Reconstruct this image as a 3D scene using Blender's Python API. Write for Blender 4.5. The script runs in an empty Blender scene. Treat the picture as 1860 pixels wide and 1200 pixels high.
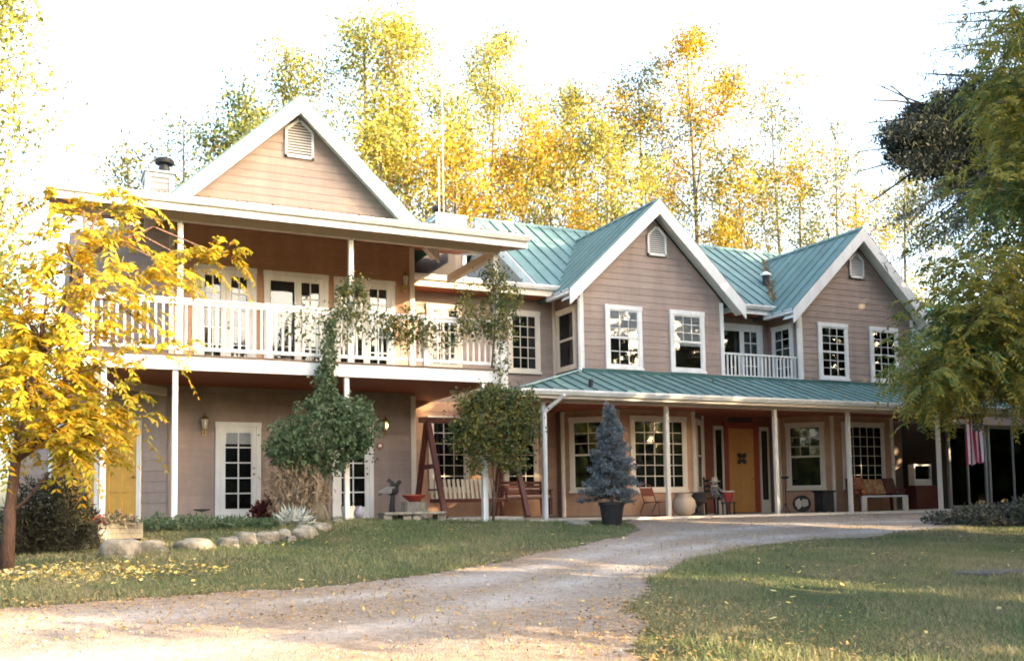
import bpy, bmesh, math, random
import numpy as np
from mathutils import Vector, Matrix

# ------------------------------------------------------------------ camera, world, sun, exposure
scn = bpy.context.scene
COL = scn.collection
rad = math.radians
F_PX, YAW, PITCH, ROLL, CY = 1796.0, rad(25.616), rad(4.007), rad(-0.944), 790.6
fwd = np.array([math.sin(YAW)*math.cos(PITCH), math.cos(YAW)*math.cos(PITCH), math.sin(PITCH)])
rgt = np.array([math.cos(YAW), -math.sin(YAW), 0.0])
upv = np.cross(rgt, fwd)
rgt, upv = math.cos(ROLL)*rgt+math.sin(ROLL)*upv, -math.sin(ROLL)*rgt+math.cos(ROLL)*upv
cam = bpy.data.cameras.new('camera'); cam_o = bpy.data.objects.new('camera', cam); COL.objects.link(cam_o)
m = Matrix.Identity(4)
for i in range(3):
    m[i][0], m[i][1], m[i][2] = rgt[i], upv[i], -fwd[i]
cam_o.matrix_world = m
cam.sensor_fit = 'HORIZONTAL'; cam.sensor_width = 36.0
cam.lens = F_PX/1860*36.0
cam.shift_y = (CY-600)/1860
cam.clip_start = 0.1; cam.clip_end = 3000
scn.camera = cam_o

SUN_AZ, SUN_EL = 44.0, 18.0            # azimuth from -Y towards +X, elevation
sd = Vector((math.sin(rad(SUN_AZ))*math.cos(rad(SUN_EL)), -math.cos(rad(SUN_AZ))*math.cos(rad(SUN_EL)), math.sin(rad(SUN_EL))))
world = bpy.data.worlds.new('World'); scn.world = world; world.use_nodes = True
wn = world.node_tree; wn.nodes.clear()
sky = wn.nodes.new('ShaderNodeTexSky'); sky.sky_type = 'NISHITA'; sky.sun_disc = False
sky.sun_elevation = rad(SUN_EL); sky.sun_rotation = math.atan2(sd.x, sd.y)
sky.air_density = 1.0; sky.dust_density = 4.0; sky.ozone_density = 1.0
bg = wn.nodes.new('ShaderNodeBackground'); bg.inputs['Strength'].default_value = 0.15
wo = wn.nodes.new('ShaderNodeOutputWorld')
wn.links.new(sky.outputs[0], bg.inputs[0]); wn.links.new(bg.outputs[0], wo.inputs[0])
sun = bpy.data.lights.new('sun', 'SUN'); sun.energy = 2.7; sun.angle = rad(0.55); sun.color = (1.0, 0.80, 0.52)
sun_o = bpy.data.objects.new('sun', sun); COL.objects.link(sun_o)
sun_o.rotation_euler = sd.to_track_quat('Z', 'Y').to_euler()
scn.view_settings.view_transform = 'Standard'; scn.view_settings.look = 'None'
scn.view_settings.exposure = 3.1; scn.view_settings.gamma = 1.0
try: scn.view_settings.use_curve_mapping = False
except Exception: pass
try:
    scn.view_settings.use_white_balance = True
    scn.view_settings.white_balance_temperature = 6900; scn.view_settings.white_balance_tint = 10
except Exception: pass
scn.render.engine = 'CYCLES'
scn.cycles.filter_width = 1.8; scn.cycles.max_bounces = 8; scn.cycles.transparent_max_bounces = 12

# ------------------------------------------------------------------ pixel helpers (a pixel is only a direction; the plane gives the distance)
def ray(x, y):
    return fwd + rgt*((x-930)/F_PX) + upv*((CY-y)/F_PX)
def PY(x, y, Y): d = ray(x, y); return d*(Y/d[1])
def PXc(x, y, X): d = ray(x, y); return d*(X/d[0])
def smooth(a, b, v):
    t = np.clip((v-a)/(b-a), 0, 1); return t*t*(3-2*t)
def gz(x, y):
    """ground height: a lawn rising to the house, a raised bed along the left wing"""
    x = np.asarray(x, float); y = np.asarray(y, float)
    z = -1.6+1.20*np.clip(y/19.6, -0.6, 1)
    z = z+0.16*smooth(16.6, 18.6, y)*smooth(10.5, 6.0, x)
    z = z+0.03*np.sin(x*0.7+1.3)*np.sin(y*0.55)*smooth(19.0, 15.0, y)
    return z
def PG(x, y):
    d = ray(x, y); lo, hi = 1.0, 90.0
    for i in range(50):
        mm = (lo+hi)/2
        if d[2]*mm < gz(d[0]*mm, d[1]*mm): hi = mm
        else: lo = mm
    return d*lo
rng = np.random.default_rng(7)

# ------------------------------------------------------------------ materials
MATS = {}
def nd(nt, t, **kw):
    n = nt.nodes.new(t)
    for k, v in kw.items(): setattr(n, k, v)
    return n
def mat(name, col, col2=None, rough=0.6, spec=0.3, scale=6.0, amount=1.0, bump=0.0, bscale=40.0, metal=0.0, var=0.0, stretch=(1, 1, 1), trans=0.0, emit=None, stain=0.0):
    if name in MATS: return MATS[name]
    m = bpy.data.materials.new(name); m.use_nodes = True; nt = m.node_tree
    b = nt.nodes['Principled BSDF']
    b.inputs['Roughness'].default_value = rough
    b.inputs['Metallic'].default_value = metal
    b.inputs['Specular IOR Level'].default_value = spec
    geo = nd(nt, 'ShaderNodeNewGeometry')
    mp = nd(nt, 'ShaderNodeMapping'); mp.inputs['Scale'].default_value = stretch
    nt.links.new(geo.outputs['Position'], mp.inputs['Vector'])
    c1 = (*col, 1); c2 = (*(col2 or [c*0.8 for c in col]), 1)
    nz = nd(nt, 'ShaderNodeTexNoise'); nz.inputs['Scale'].default_value = scale; nz.inputs['Detail'].default_value = 6; nz.inputs['Roughness'].default_value = 0.65
    nt.links.new(mp.outputs[0], nz.inputs['Vector'])
    rp = nd(nt, 'ShaderNodeValToRGB'); rp.color_ramp.elements[0].position = 0.5-0.22/max(amount, .1); rp.color_ramp.elements[1].position = 0.5+0.22/max(amount, .1)
    rp.color_ramp.elements[0].color = c1; rp.color_ramp.elements[1].color = c2
    nt.links.new(nz.outputs['Fac'], rp.inputs[0])
    out = rp.outputs[0]
    if var:
        oi = nd(nt, 'ShaderNodeObjectInfo'); hs = nd(nt, 'ShaderNodeHueSaturation')
        mr = nd(nt, 'ShaderNodeMapRange'); mr.inputs[3].default_value = 1-var; mr.inputs[4].default_value = 1+var
        nt.links.new(oi.outputs['Random'], mr.inputs[0]); nt.links.new(mr.outputs[0], hs.inputs['Value'])
        nt.links.new(out, hs.inputs['Color']); out = hs.outputs[0]
    if stain:                                   # rain streaks and faded patches
        ms = nd(nt, 'ShaderNodeMapping'); ms.inputs['Scale'].default_value = (1.0, 1.0, 0.22); nt.links.new(geo.outputs['Position'], ms.inputs['Vector'])
        ns = nd(nt, 'ShaderNodeTexNoise'); ns.inputs['Scale'].default_value = 3.2; ns.inputs['Detail'].default_value = 7; ns.inputs['Roughness'].default_value = 0.7
        nt.links.new(ms.outputs[0], ns.inputs['Vector'])
        mq = nd(nt, 'ShaderNodeMapRange'); mq.inputs[1].default_value = 0.32; mq.inputs[2].default_value = 0.68; mq.inputs[3].default_value = 1-stain; mq.inputs[4].default_value = 1+stain*0.45
        nt.links.new(ns.outputs['Fac'], mq.inputs[0]); mm2 = nd(nt, 'ShaderNodeMix', data_type='RGBA', blend_type='MULTIPLY'); mm2.inputs[0].default_value = 1.0
        nt.links.new(out, mm2.inputs[6]); nt.links.new(mq.outputs[0], mm2.inputs[7]); out = mm2.outputs[2]
    nt.links.new(out, b.inputs['Base Color'])
    if bump:
        n2 = nd(nt, 'ShaderNodeTexNoise'); n2.inputs['Scale'].default_value = bscale; n2.inputs['Detail'].default_value = 5
        nt.links.new(mp.outputs[0], n2.inputs['Vector'])
        bp = nd(nt, 'ShaderNodeBump'); bp.inputs['Strength'].default_value = bump; bp.inputs['Distance'].default_value = 0.02
        nt.links.new(n2.outputs['Fac'], bp.inputs['Height']); nt.links.new(bp.outputs[0], b.inputs['Normal'])
    if emit:
        b.inputs['Emission Color'].default_value = (*emit[:3], 1); b.inputs['Emission Strength'].default_value = emit[3]
    MATS[name] = m
    return m
def leafmat(name, cols, trans=0.45, rough=0.55, clump=0.5):
    """each leaf its own tint (random per island), tints drifting from clump to clump"""
    m = bpy.data.materials.new(name); m.use_nodes = True; nt = m.node_tree
    b = nt.nodes['Principled BSDF']; b.inputs['Roughness'].default_value = rough; b.inputs['Specular IOR Level'].default_value = 0.1
    g = nd(nt, 'ShaderNodeNewGeometry')
    nz = nd(nt, 'ShaderNodeTexNoise'); nz.inputs['Scale'].default_value = clump; nz.inputs['Detail'].default_value = 3
    nt.links.new(g.outputs['Position'], nz.inputs['Vector'])
    mr = nd(nt, 'ShaderNodeMapRange'); mr.inputs[1].default_value = 0.3; mr.inputs[2].default_value = 0.7; mr.inputs[3].default_value = -0.35; mr.inputs[4].default_value = 0.35
    nt.links.new(nz.outputs['Fac'], mr.inputs[0])
    ma = nd(nt, 'ShaderNodeMath', operation='MULTIPLY_ADD'); ma.inputs[1].default_value = 0.6
    nt.links.new(g.outputs['Random Per Island'], ma.inputs[0])
    ma.inputs[2].default_value = 0.2
    ad = nd(nt, 'ShaderNodeMath', operation='ADD'); nt.links.new(ma.outputs[0], ad.inputs[0]); nt.links.new(mr.outputs[0], ad.inputs[1])
    rp = nd(nt, 'ShaderNodeValToRGB'); els = rp.color_ramp.elements
    while len(els) < len(cols): els.new(0.5)
    for i, c in enumerate(cols):
        els[i].position = i/(len(cols)-1); els[i].color = (*c, 1)
    nt.links.new(ad.outputs[0], rp.inputs[0]); nt.links.new(rp.outputs[0], b.inputs['Base Color'])
    tr = nd(nt, 'ShaderNodeBsdfTranslucent'); nt.links.new(rp.outputs[0], tr.inputs['Color'])
    mx = nd(nt, 'ShaderNodeMixShader'); mx.inputs[0].default_value = trans
    out = nt.nodes['Material Output']
    nt.links.new(b.outputs[0], mx.inputs[1]); nt.links.new(tr.outputs[0], mx.inputs[2]); nt.links.new(mx.outputs[0], out.inputs['Surface'])
    MATS[name] = m
    return m
def glassmat(name, tint, gloss=0.25):
    m = bpy.data.materials.new(name); m.use_nodes = True; nt = m.node_tree; nt.nodes.remove(nt.nodes['Principled BSDF'])
    t = nd(nt, 'ShaderNodeBsdfTransparent'); t.inputs[0].default_value = (*tint, 1)
    gl = nd(nt, 'ShaderNodeBsdfGlossy'); gl.inputs['Roughness'].default_value = 0.03
    fr = nd(nt, 'ShaderNodeFresnel'); fr.inputs[0].default_value = 1.45
    ad = nd(nt, 'ShaderNodeMath', operation='ADD'); ad.inputs[1].default_value = gloss*0.1
    ge = nd(nt, 'ShaderNodeNewGeometry'); nz = nd(nt, 'ShaderNodeTexNoise'); nz.inputs['Scale'].default_value = 1.7
    bp = nd(nt, 'ShaderNodeBump'); bp.inputs['Strength'].default_value = 0.05; bp.inputs['Distance'].default_value = 0.05
    nt.links.new(ge.outputs['Position'], nz.inputs['Vector']); nt.links.new(nz.outputs['Fac'], bp.inputs['Height']); nt.links.new(bp.outputs[0], gl.inputs['Normal'])
    nt.links.new(fr.outputs[0], ad.inputs[0])
    mx = nd(nt, 'ShaderNodeMixShader'); nt.links.new(ad.outputs[0], mx.inputs[0]); nt.links.new(t.outputs[0], mx.inputs[1]); nt.links.new(gl.outputs[0], mx.inputs[2])
    nt.links.new(mx.outputs[0], nt.nodes['Material Output'].inputs['Surface'])
    MATS[name] = m
    return m

M_SIDE = mat('siding_taupe', (0.33, 0.25, 0.212), (0.28, 0.208, 0.174), rough=0.62, scale=3, stretch=(1, 1, 6), var=0.07, bump=0.12, bscale=60, stain=0.16)
M_SIDEBASE = mat('siding_joint', (0.26, 0.19, 0.155), rough=0.8)
M_CHIM = mat('chimney_siding', (0.40, 0.36, 0.34), (0.34, 0.31, 0.30), rough=0.6, var=0.05)
M_WHITE = mat('white_paint', (0.79, 0.78, 0.76), (0.62, 0.60, 0.56), rough=0.5, scale=3.5, amount=0.8, stretch=(1, 1, .4), bump=0.08, stain=0.14)
M_CREAM = mat('cream_paint', (0.72, 0.63, 0.52), (0.64, 0.55, 0.44), rough=0.55, scale=5)
M_DECKW = mat('weathered_white_paint', (0.72, 0.72, 0.73), (0.45, 0.44, 0.42), rough=0.6, scale=9, amount=0.9, stretch=(1, 1, 3), bump=0.15)
M_ROOF = mat('green_metal_roof', (0.10, 0.178, 0.162), (0.125, 0.20, 0.185), rough=0.58, spec=0.3, scale=1.3, var=0.10, stretch=(2, 1, 1), stain=0.22)
M_ROOFDK = mat('roof_underlay', (0.05, 0.13, 0.12), rough=0.7)
M_CEDAR = mat('cedar_soffit', (0.34, 0.10, 0.045), (0.25, 0.065, 0.03), rough=0.6, scale=4, stretch=(1, 8, 1), bump=0.1)
M_DECKB = mat('deck_board_wood', (0.20, 0.14, 0.10), (0.13, 0.09, 0.07), rough=0.8, scale=6, stretch=(1, 8, 1))
M_DARK = mat('dark_interior', (0.018, 0.017, 0.018), rough=0.9, spec=0.1)
M_GLASS = glassmat('window_glass', (0.80, 0.82, 0.84), 0.25)
M_BLIND = mat('window_blind', (0.86, 0.86, 0.85), rough=0.7)
M_ORANGE = mat('orange_wood_door', (0.66, 0.31, 0.10), (0.56, 0.255, 0.08), rough=0.45, scale=5, stretch=(6, 6, 1))
M_OCHRE = mat('ochre_door_paint', (0.62, 0.33, 0.06), (0.52, 0.27, 0.05), rough=0.5)
M_REDWD = mat('red_stained_wood', (0.13, 0.034, 0.024), (0.08, 0.022, 0.016), rough=0.5, scale=8, stretch=(4, 4, 1))
M_REDFR = mat('red_door_frame', (0.36, 0.07, 0.04), (0.28, 0.05, 0.03), rough=0.5)
M_BLACK = mat('black_iron', (0.02, 0.02, 0.022), (0.035, 0.03, 0.03), rough=0.5)
M_METAL = mat('galvanised_metal', (0.45, 0.45, 0.45), (0.33, 0.33, 0.33), rough=0.4, metal=0.7)
M_CONC = mat('porch_concrete', (0.50, 0.45, 0.39), (0.40, 0.36, 0.31), rough=0.85, scale=7, bump=0.3)
M_ROCK = mat('boulder_stone', (0.36, 0.32, 0.25), (0.11, 0.095, 0.075), rough=0.95, scale=7, bump=1.0, bscale=22, amount=1.0)
M_BARK = mat('grey_bark', (0.20, 0.165, 0.13), (0.09, 0.075, 0.06), rough=0.9, scale=7, stretch=(3, 3, 1), bump=0.7, bscale=20)
M_BARKR = mat('reddish_bark', (0.21, 0.125, 0.09), (0.09, 0.05, 0.04), rough=0.85, scale=7, stretch=(3, 3, 1), bump=0.7, bscale=20)
M_TERRA = mat('terracotta', (0.42, 0.18, 0.10), (0.34, 0.14, 0.08), rough=0.75)
M_TAN = mat('tan_ceramic', (0.55, 0.42, 0.30), (0.47, 0.35, 0.25), rough=0.6)
M_BRASS = mat('aged_brass', (0.40, 0.27, 0.11), (0.25, 0.17, 0.08), rough=0.35, metal=0.8)
M_LGLASS = mat('lantern_glass', (0.75, 0.68, 0.55), rough=0.15, spec=0.6)
M_BULB = mat('lit_bulb', (1, 0.8, 0.5), emit=(1.0, 0.62, 0.25, 6.0))
M_BULBOFF = mat('unlit_bulb', (0.85, 0.82, 0.75), rough=0.2)
M_CUSH = mat('cream_cushion', (0.62, 0.53, 0.40), (0.52, 0.43, 0.31), rough=0.9)
M_CUSHP = mat('faded_pink_cushion', (0.42, 0.27, 0.21), (0.32, 0.2, 0.16), rough=0.9)
M_QUILT = mat('orange_patch_quilt', (0.50, 0.20, 0.08), (0.32, 0.09, 0.06), rough=0.95, scale=12, amount=3)
M_STUMP = mat('grey_stump_wood', (0.30, 0.26, 0.21), (0.15, 0.13, 0.10), rough=0.9, scale=10, stretch=(4, 4, 1), bump=0.8, bscale=25)

# ------------------------------------------------------------------ mesh builder
class MB:
    def __init__(s): s.v = []; s.f = []
    def add(s, vs, fs):
        o = len(s.v); s.v.extend([tuple(map(float, p)) for p in vs]); s.f.extend([tuple(i+o for i in f) for f in fs]); return s
    def box(s, x0, x1, y0, y1, z0, z1):
        if x0 > x1: x0, x1 = x1, x0
        if y0 > y1: y0, y1 = y1, y0
        if z0 > z1: z0, z1 = z1, z0
        return s.add([(x0,y0,z0),(x1,y0,z0),(x1,y1,z0),(x0,y1,z0),(x0,y0,z1),(x1,y0,z1),(x1,y1,z1),(x0,y1,z1)],
                     [(0,3,2,1),(4,5,6,7),(0,1,5,4),(1,2,6,5),(2,3,7,6),(3,0,4,7)])
    def beam(s, a, b, w, h, up=(0, 0, 1)):
        a = Vector(a); b = Vector(b); d = (b-a).normalized(); u = Vector(up)
        r = d.cross(u).normalized(); u = r.cross(d).normalized()
        vs = []
        for p in (a, b):
            for q, t in ((-1,-1),(1,-1),(1,1),(-1,1)): vs.append(p+r*(q*w/2)+u*(t*h/2))
        return s.add(vs, [(0,1,2,3),(7,6,5,4),(0,4,5,1),(1,5,6,2),(2,6,7,3),(3,7,4,0)])
    def prism(s, poly, ext):
        """closed prism: polygon of 3-D points extruded along ext"""
        n = len(poly); e = Vector(ext); P = [Vector(p) for p in poly]
        nrm = sum(((P[i]-P[0]).cross(P[i+1]-P[0]) for i in range(1, n-1)), Vector())
        if nrm.dot(e) > 0: P = P[::-1]
        vs = P+[p+e for p in P]
        fs = [tuple(range(n)), tuple(range(2*n-1, n-1, -1))]+[(i, i+n, (i+1) % n+n, (i+1) % n) for i in range(n)]
        return s.add(vs, fs)
    def tube(s, pts, radii, sides=8, cap=True):
        P = [Vector(p) for p in pts]; n = len(P); o = len(s.v)
        if not hasattr(radii, '__len__'): radii = [radii]*n
        ref = Vector((0.3, 0.9, 0.2))
        for i in range(n):
            d = (P[min(i+1, n-1)]-P[max(i-1, 0)]).normalized()
            r = d.cross(ref)
            if r.length < 0.05: r = d.cross(Vector((1, 0, 0)))
            r.normalize(); u = r.cross(d)
            for k in range(sides):
                a = 2*math.pi*k/sides
                s.v.append(tuple(P[i]+(r*math.cos(a)+u*math.sin(a))*radii[i]))
        for i in range(n-1):
            for k in range(sides):
                k2 = (k+1) % sides
                s.f.append((o+i*sides+k, o+i*sides+k2, o+(i+1)*sides+k2, o+(i+1)*sides+k))
        if cap:
            s.f.append(tuple(o+k for k in range(sides-1, -1, -1))); s.f.append(tuple(o+(n-1)*sides+k for k in range(sides)))
        return s
    def lathe(s, prof, sides=20, c=(0, 0, 0)):
        """profile [(r,z)...] turned round z"""
        o = len(s.v); n = len(prof)
        for r, z in prof:
            for k in range(sides):
                a = 2*math.pi*k/sides; s.v.append((c[0]+r*math.cos(a), c[1]+r*math.sin(a), c[2]+z))
        for i in range(n-1):
            for k in range(sides):
                k2 = (k+1) % sides
                s.f.append((o+i*sides+k, o+i*sides+k2, o+(i+1)*sides+k2, o+(i+1)*sides+k))
        s.f.append(tuple(o+k for k in range(sides-1, -1, -1))); s.f.append(tuple(o+(n-1)*sides+k for k in range(sides)))
        return s
    def ball(s, c, r, seg=10, rings=7):
        rx, ry, rz = (r, r, r) if not hasattr(r, '__len__') else r
        prof = [(math.sin(math.pi*i/rings), -math.cos(math.pi*i/rings)) for i in range(rings+1)]
        o = len(s.v); 
        for a, z in prof:
            for k in range(seg):
                t = 2*math.pi*k/seg; s.v.append((c[0]+rx*max(a, .02)*math.cos(t), c[1]+ry*max(a, .02)*math.sin(t), c[2]+rz*z))
        for i in range(rings):
            for k in range(seg):
                k2 = (k+1) % seg; s.f.append((o+i*seg+k, o+i*seg+k2, o+(i+1)*seg+k2, o+(i+1)*seg+k))
        return s
    def xf(s, M):
        s.v = [tuple(M @ Vector(p)) for p in s.v]; return s
    def mesh(s, name):
        me = bpy.data.meshes.new(name); me.from_pydata(s.v, [], s.f); me.update(); return me

EMP = {}
def link(o, parent=None):
    COL.objects.link(o)
    if parent is not None:
        o.parent = parent
        o.matrix_parent_inverse = parent_world(parent).inverted()
    return o
def parent_world(p):
    # every parent here is either an Empty/mesh with only location/rotation set, world = own basis after its parents' inverse
    w = Matrix.LocRotScale(p.location, p.rotation_euler, p.scale)
    if p.parent: w = parent_world(p.parent) @ p.matrix_parent_inverse @ w
    return w
def part(name, mb, mt, parent=None, smoothf=False, bevel=0.0, loc=None):
    me = mb if isinstance(mb, bpy.types.Mesh) else mb.mesh(name)
    if mt is not None and not me.materials: me.materials.append(mt)
    o = bpy.data.objects.new(name, me)
    if loc is not None: o.location = loc
    link(o, parent)
    if smoothf: me.polygons.foreach_set('use_smooth', [True]*len(me.polygons))
    if bevel:
        b = o.modifiers.new('bevel', 'BEVEL'); b.width = bevel; b.segments = 2; b.limit_method = 'ANGLE'
    return o
def tag(o, label, cat=None, group=None, kind=None):
    o['label'] = label
    if cat: o['category'] = cat
    if group: o['group'] = group
    if kind: o['kind'] = kind
    return o
def thing(name, label, cat, loc=(0, 0, 0), rz=0.0, group=None):
    o = bpy.data.objects.new(name, None); o.location = loc; o.rotation_euler = (0, 0, rz); COL.objects.link(o)
    o.empty_display_size = 0.2
    return tag(o, label, cat, group)
def local(name, mb, mt, parent, **kw):
    """a part modelled in its parent's own space"""
    me = mb if isinstance(mb, bpy.types.Mesh) else mb.mesh(name)
    if mt is not None and not me.materials: me.materials.append(mt)
    o = bpy.data.objects.new(name, me); COL.objects.link(o); o.parent = parent
    if kw.get('smoothf'): me.polygons.foreach_set('use_smooth', [True]*len(me.polygons))
    if kw.get('bevel'):
        b = o.modifiers.new('bevel', 'BEVEL'); b.width = kw['bevel']; b.segments = 2; b.limit_method = 'ANGLE'
    return o
def npmesh(name, V, nper, mt):
    """mesh from V (n*nper,3): n separate polygons of nper corners"""
    n = len(V)//nper
    me = bpy.data.meshes.new(name)
    me.vertices.add(len(V)); me.vertices.foreach_set('co', np.ascontiguousarray(V, dtype=np.float32).ravel())
    me.loops.add(len(V)); me.loops.foreach_set('vertex_index', np.arange(len(V), dtype=np.int32))
    me.polygons.add(n); me.polygons.foreach_set('loop_start', np.arange(0, len(V), nper, dtype=np.int32))
    me.polygons.foreach_set('loop_total', np.full(n, nper, dtype=np.int32))
    me.update(calc_edges=True); me.materials.append(mt)
    return me

# ------------------------------------------------------------------ ground, drive, porch slab
def inpoly(px, py, poly):
    c = np.zeros(px.shape, bool); n = len(poly)
    for i in range(n):
        x0, y0 = poly[i]; x1, y1 = poly[(i+1) % n]
        if y0 == y1: continue
        t = ((y0 > py) != (y1 > py)) & (px < (x1-x0)*(py-y0)/(y1-y0)+x0)
        c ^= t
    return c
def g2(x, y): p = PG(x, y); return (p[0], p[1])
drive_px_up = [(-200,1118),(0,1104),(150,1094),(300,1084),(450,1075),(560,1067),(640,1060),(720,1051),(800,1040),(880,1026),(950,1011),(1020,997),(1080,985),(1130,974),(1165,963)]
drive_px_dn = [(1560,976),(1480,980),(1400,988),(1330,999),(1270,1012),(1215,1032),(1180,1055),(1160,1080),(1150,1110),(1150,1150),(1165,1200)]
drive_poly = [g2(*p) for p in drive_px_up]+[(11.9,19.0),(12.6,19.78),(25.5,19.78),(25.5,17.3),(20.0,15.6)]+[g2(*p) for p in drive_px_dn]+[(4.9,5.2),(4.6,2.0),(-9,2.0),(-9,10.6)]
def wob(x, y):
    return 0.05*np.sin(2.1*x+1.7*y)+0.04*np.sin(7.3*x-5.1*y+1)+0.035*np.sin(17.7*x+13.3*y)
def drive_mask(x, y):
    return inpoly(x+wob(x, y), y+wob(y+3, x-2), drive_poly)

def ground_material():
    m = bpy.data.materials.new('lawn_soil'); m.use_nodes = True; nt = m.node_tree; b = nt.nodes['Principled BSDF']
    b.inputs['Roughness'].default_value = 0.95; b.inputs['Specular IOR Level'].default_value = 0.1
    g = nd(nt, 'ShaderNodeNewGeometry')
    n1 = nd(nt, 'ShaderNodeTexNoise'); n1.inputs['Scale'].default_value = 0.55; n1.inputs['Detail'].default_value = 5
    n2 = nd(nt, 'ShaderNodeTexNoise'); n2.inputs['Scale'].default_value = 22; n2.inputs['Detail'].default_value = 6; n2.inputs['Roughness'].default_value = 0.75
    for n in (n1, n2): nt.links.new(g.outputs['Position'], n.inputs['Vector'])
    r1 = nd(nt, 'ShaderNodeValToRGB'); e = r1.color_ramp.elements
    e[0].position = 0.38; e[0].color = (0.055, 0.075, 0.03, 1); e[1].position = 0.68; e[1].color = (0.15, 0.12, 0.065, 1)
    nt.links.new(n1.outputs['Fac'], r1.inputs[0])
    r2 = nd(nt, 'ShaderNodeValToRGB'); e = r2.color_ramp.elements
    e[0].position = 0.35; e[0].color = (0.5, 0.5, 0.5, 1); e[1].position = 0.7; e[1].color = (1.35, 1.3, 1.2, 1)
    nt.links.new(n2.outputs['Fac'], r2.inputs[0])
    mx = nd(nt, 'ShaderNodeMix', data_type='RGBA', blend_type='MULTIPLY'); mx.inputs[0].default_value = 1
    nt.links.new(r1.outputs[0], mx.inputs[6]); nt.links.new(r2.outputs[0], mx.inputs[7]); nt.links.new(mx.outputs[2], b.inputs['Base Color'])
    bp = nd(nt, 'ShaderNodeBump'); bp.inputs['Strength'].default_value = 0.8; bp.inputs['Distance'].default_value = 0.03
    nt.links.new(n2.outputs['Fac'], bp.inputs['Height']); nt.links.new(bp.outputs[0], b.inputs['Normal'])
    return m
def gravel_material():
    m = bpy.data.materials.new('drive_gravel'); m.use_nodes = True; nt = m.node_tree; b = nt.nodes['Principled BSDF']
    b.inputs['Roughness'].default_value = 0.95; b.inputs['Specular IOR Level'].default_value = 0.15
    g = nd(nt, 'ShaderNodeNewGeometry')
    n1 = nd(nt, 'ShaderNodeTexNoise'); n1.inputs['Scale'].default_value = 0.6; n1.inputs['Detail'].default_value = 6; n1.inputs['Roughness'].default_value = 0.6
    v = nd(nt, 'ShaderNodeTexVoronoi'); v.inputs['Scale'].default_value = 70
    n3 = nd(nt, 'ShaderNodeTexNoise'); n3.inputs['Scale'].default_value = 9; n3.inputs['Detail'].default_value = 8; n3.inputs['Roughness'].default_value = 0.75
    for n in (n1, v, n3): nt.links.new(g.outputs['Position'], n.inputs['Vector'])
    r1 = nd(nt, 'ShaderNodeValToRGB'); e = r1.color_ramp.elements
    e[0].position = 0.36; e[0].color = (0.29, 0.24, 0.20, 1); e[1].position = 0.64; e[1].color = (0.31, 0.225, 0.155, 1)
    nt.links.new(n1.outputs['Fac'], r1.inputs[0])
    r2 = nd(nt, 'ShaderNodeValToRGB'); e = r2.color_ramp.elements
    e[0].position = 0.0; e[0].color = (0.55, 0.55, 0.55, 1); e[1].position = 1.0; e[1].color = (1.35, 1.35, 1.35, 1)
    hs = nd(nt, 'ShaderNodeSeparateColor'); nt.links.new(v.outputs['Color'], hs.inputs[0]); nt.links.new(hs.outputs[0], r2.inputs[0])
    r3 = nd(nt, 'ShaderNodeValToRGB'); e = r3.color_ramp.elements
    e[0].position = 0.35; e[0].color = (0.7, 0.68, 0.66, 1); e[1].position = 0.65; e[1].color = (1.15, 1.14, 1.12, 1)
    nt.links.new(n3.outputs['Fac'], r3.inputs[0])
    mx = nd(nt, 'ShaderNodeMix', data_type='RGBA', blend_type='MULTIPLY'); mx.inputs[0].default_value = 0.38
    at_ = nd(nt, 'ShaderNodeAttribute', attribute_name='worn'); mw = nd(nt, 'ShaderNodeMix', data_type='RGBA'); mw.inputs[7].default_value = (0.41, 0.36, 0.315, 1)
    nt.links.new(at_.outputs['Fac'], mw.inputs[0]); nt.links.new(r1.outputs[0], mw.inputs[6]); r1 = mw
    nt.links.new(r1.outputs[2], mx.inputs[6]); nt.links.new(r2.outputs[0], mx.inputs[7])
    mx2 = nd(nt, 'ShaderNodeMix', data_type='RGBA', blend_type='MULTIPLY'); mx2.inputs[0].default_value = 1
    nt.links.new(mx.outputs[2], mx2.inputs[6]); nt.links.new(r3.outputs[0], mx2.inputs[7]); nt.links.new(mx2.outputs[2], b.inputs['Base Color'])
    bp = nd(nt, 'ShaderNodeBump'); bp.inputs['Strength'].default_value = 0.7; bp.inputs['Distance'].default_value = 0.02
    nt.links.new(v.outputs['Distance'], bp.inputs['Height']); nt.links.new(bp.outputs[0], b.inputs['Normal'])
    return m
def grid_sheet(name, xs, ys, zf, mt, keep=None, dz=0.0):
    X, Y = np.meshgrid(xs, ys); Z = zf(X, Y)+dz
    nx, ny = len(xs), len(ys)
    V = np.stack([X, Y, Z], -1).reshape(-1, 3)
    i, j = np.meshgrid(np.arange(nx-1), np.arange(ny-1)); a = (j*nx+i).ravel()
    Fq = np.stack([a, a+1, a+nx+1, a+nx], -1)
    if keep is not None:
        cx = V[Fq].mean(1); Fq = Fq[keep(cx[:, 0], cx[:, 1])]
        used = np.unique(Fq); remap = np.zeros(len(V), int); remap[used] = np.arange(len(used)); V = V[used]; Fq = remap[Fq]
    me = bpy.data.meshes.new(name); me.from_pydata(V.tolist(), [], Fq.tolist()); me.update(); me.materials.append(mt)
    o = bpy.data.objects.new(name, me); COL.objects.link(o); o['kind'] = 'structure'
    me.polygons.foreach_set('use_smooth', [True]*len(me.polygons))
    return o
xs = np.concatenate([np.linspace(-900, -40, 12), np.arange(-30, 45, 0.5), np.linspace(50, 900, 14)])
ys = np.concatenate([np.linspace(-300, -30, 8), np.arange(-20, 32, 0.5), np.linspace(36, 1500, 18)])
ground = grid_sheet('ground', xs, ys, gz, ground_material()); ground['label'] = 'patchy green and brown autumn lawn'
drive = grid_sheet('gravel_driveway', np.arange(-9, 25.6, 0.08), np.arange(2.0, 19.85, 0.08), gz, gravel_material(), keep=drive_mask, dz=0.006)
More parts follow.
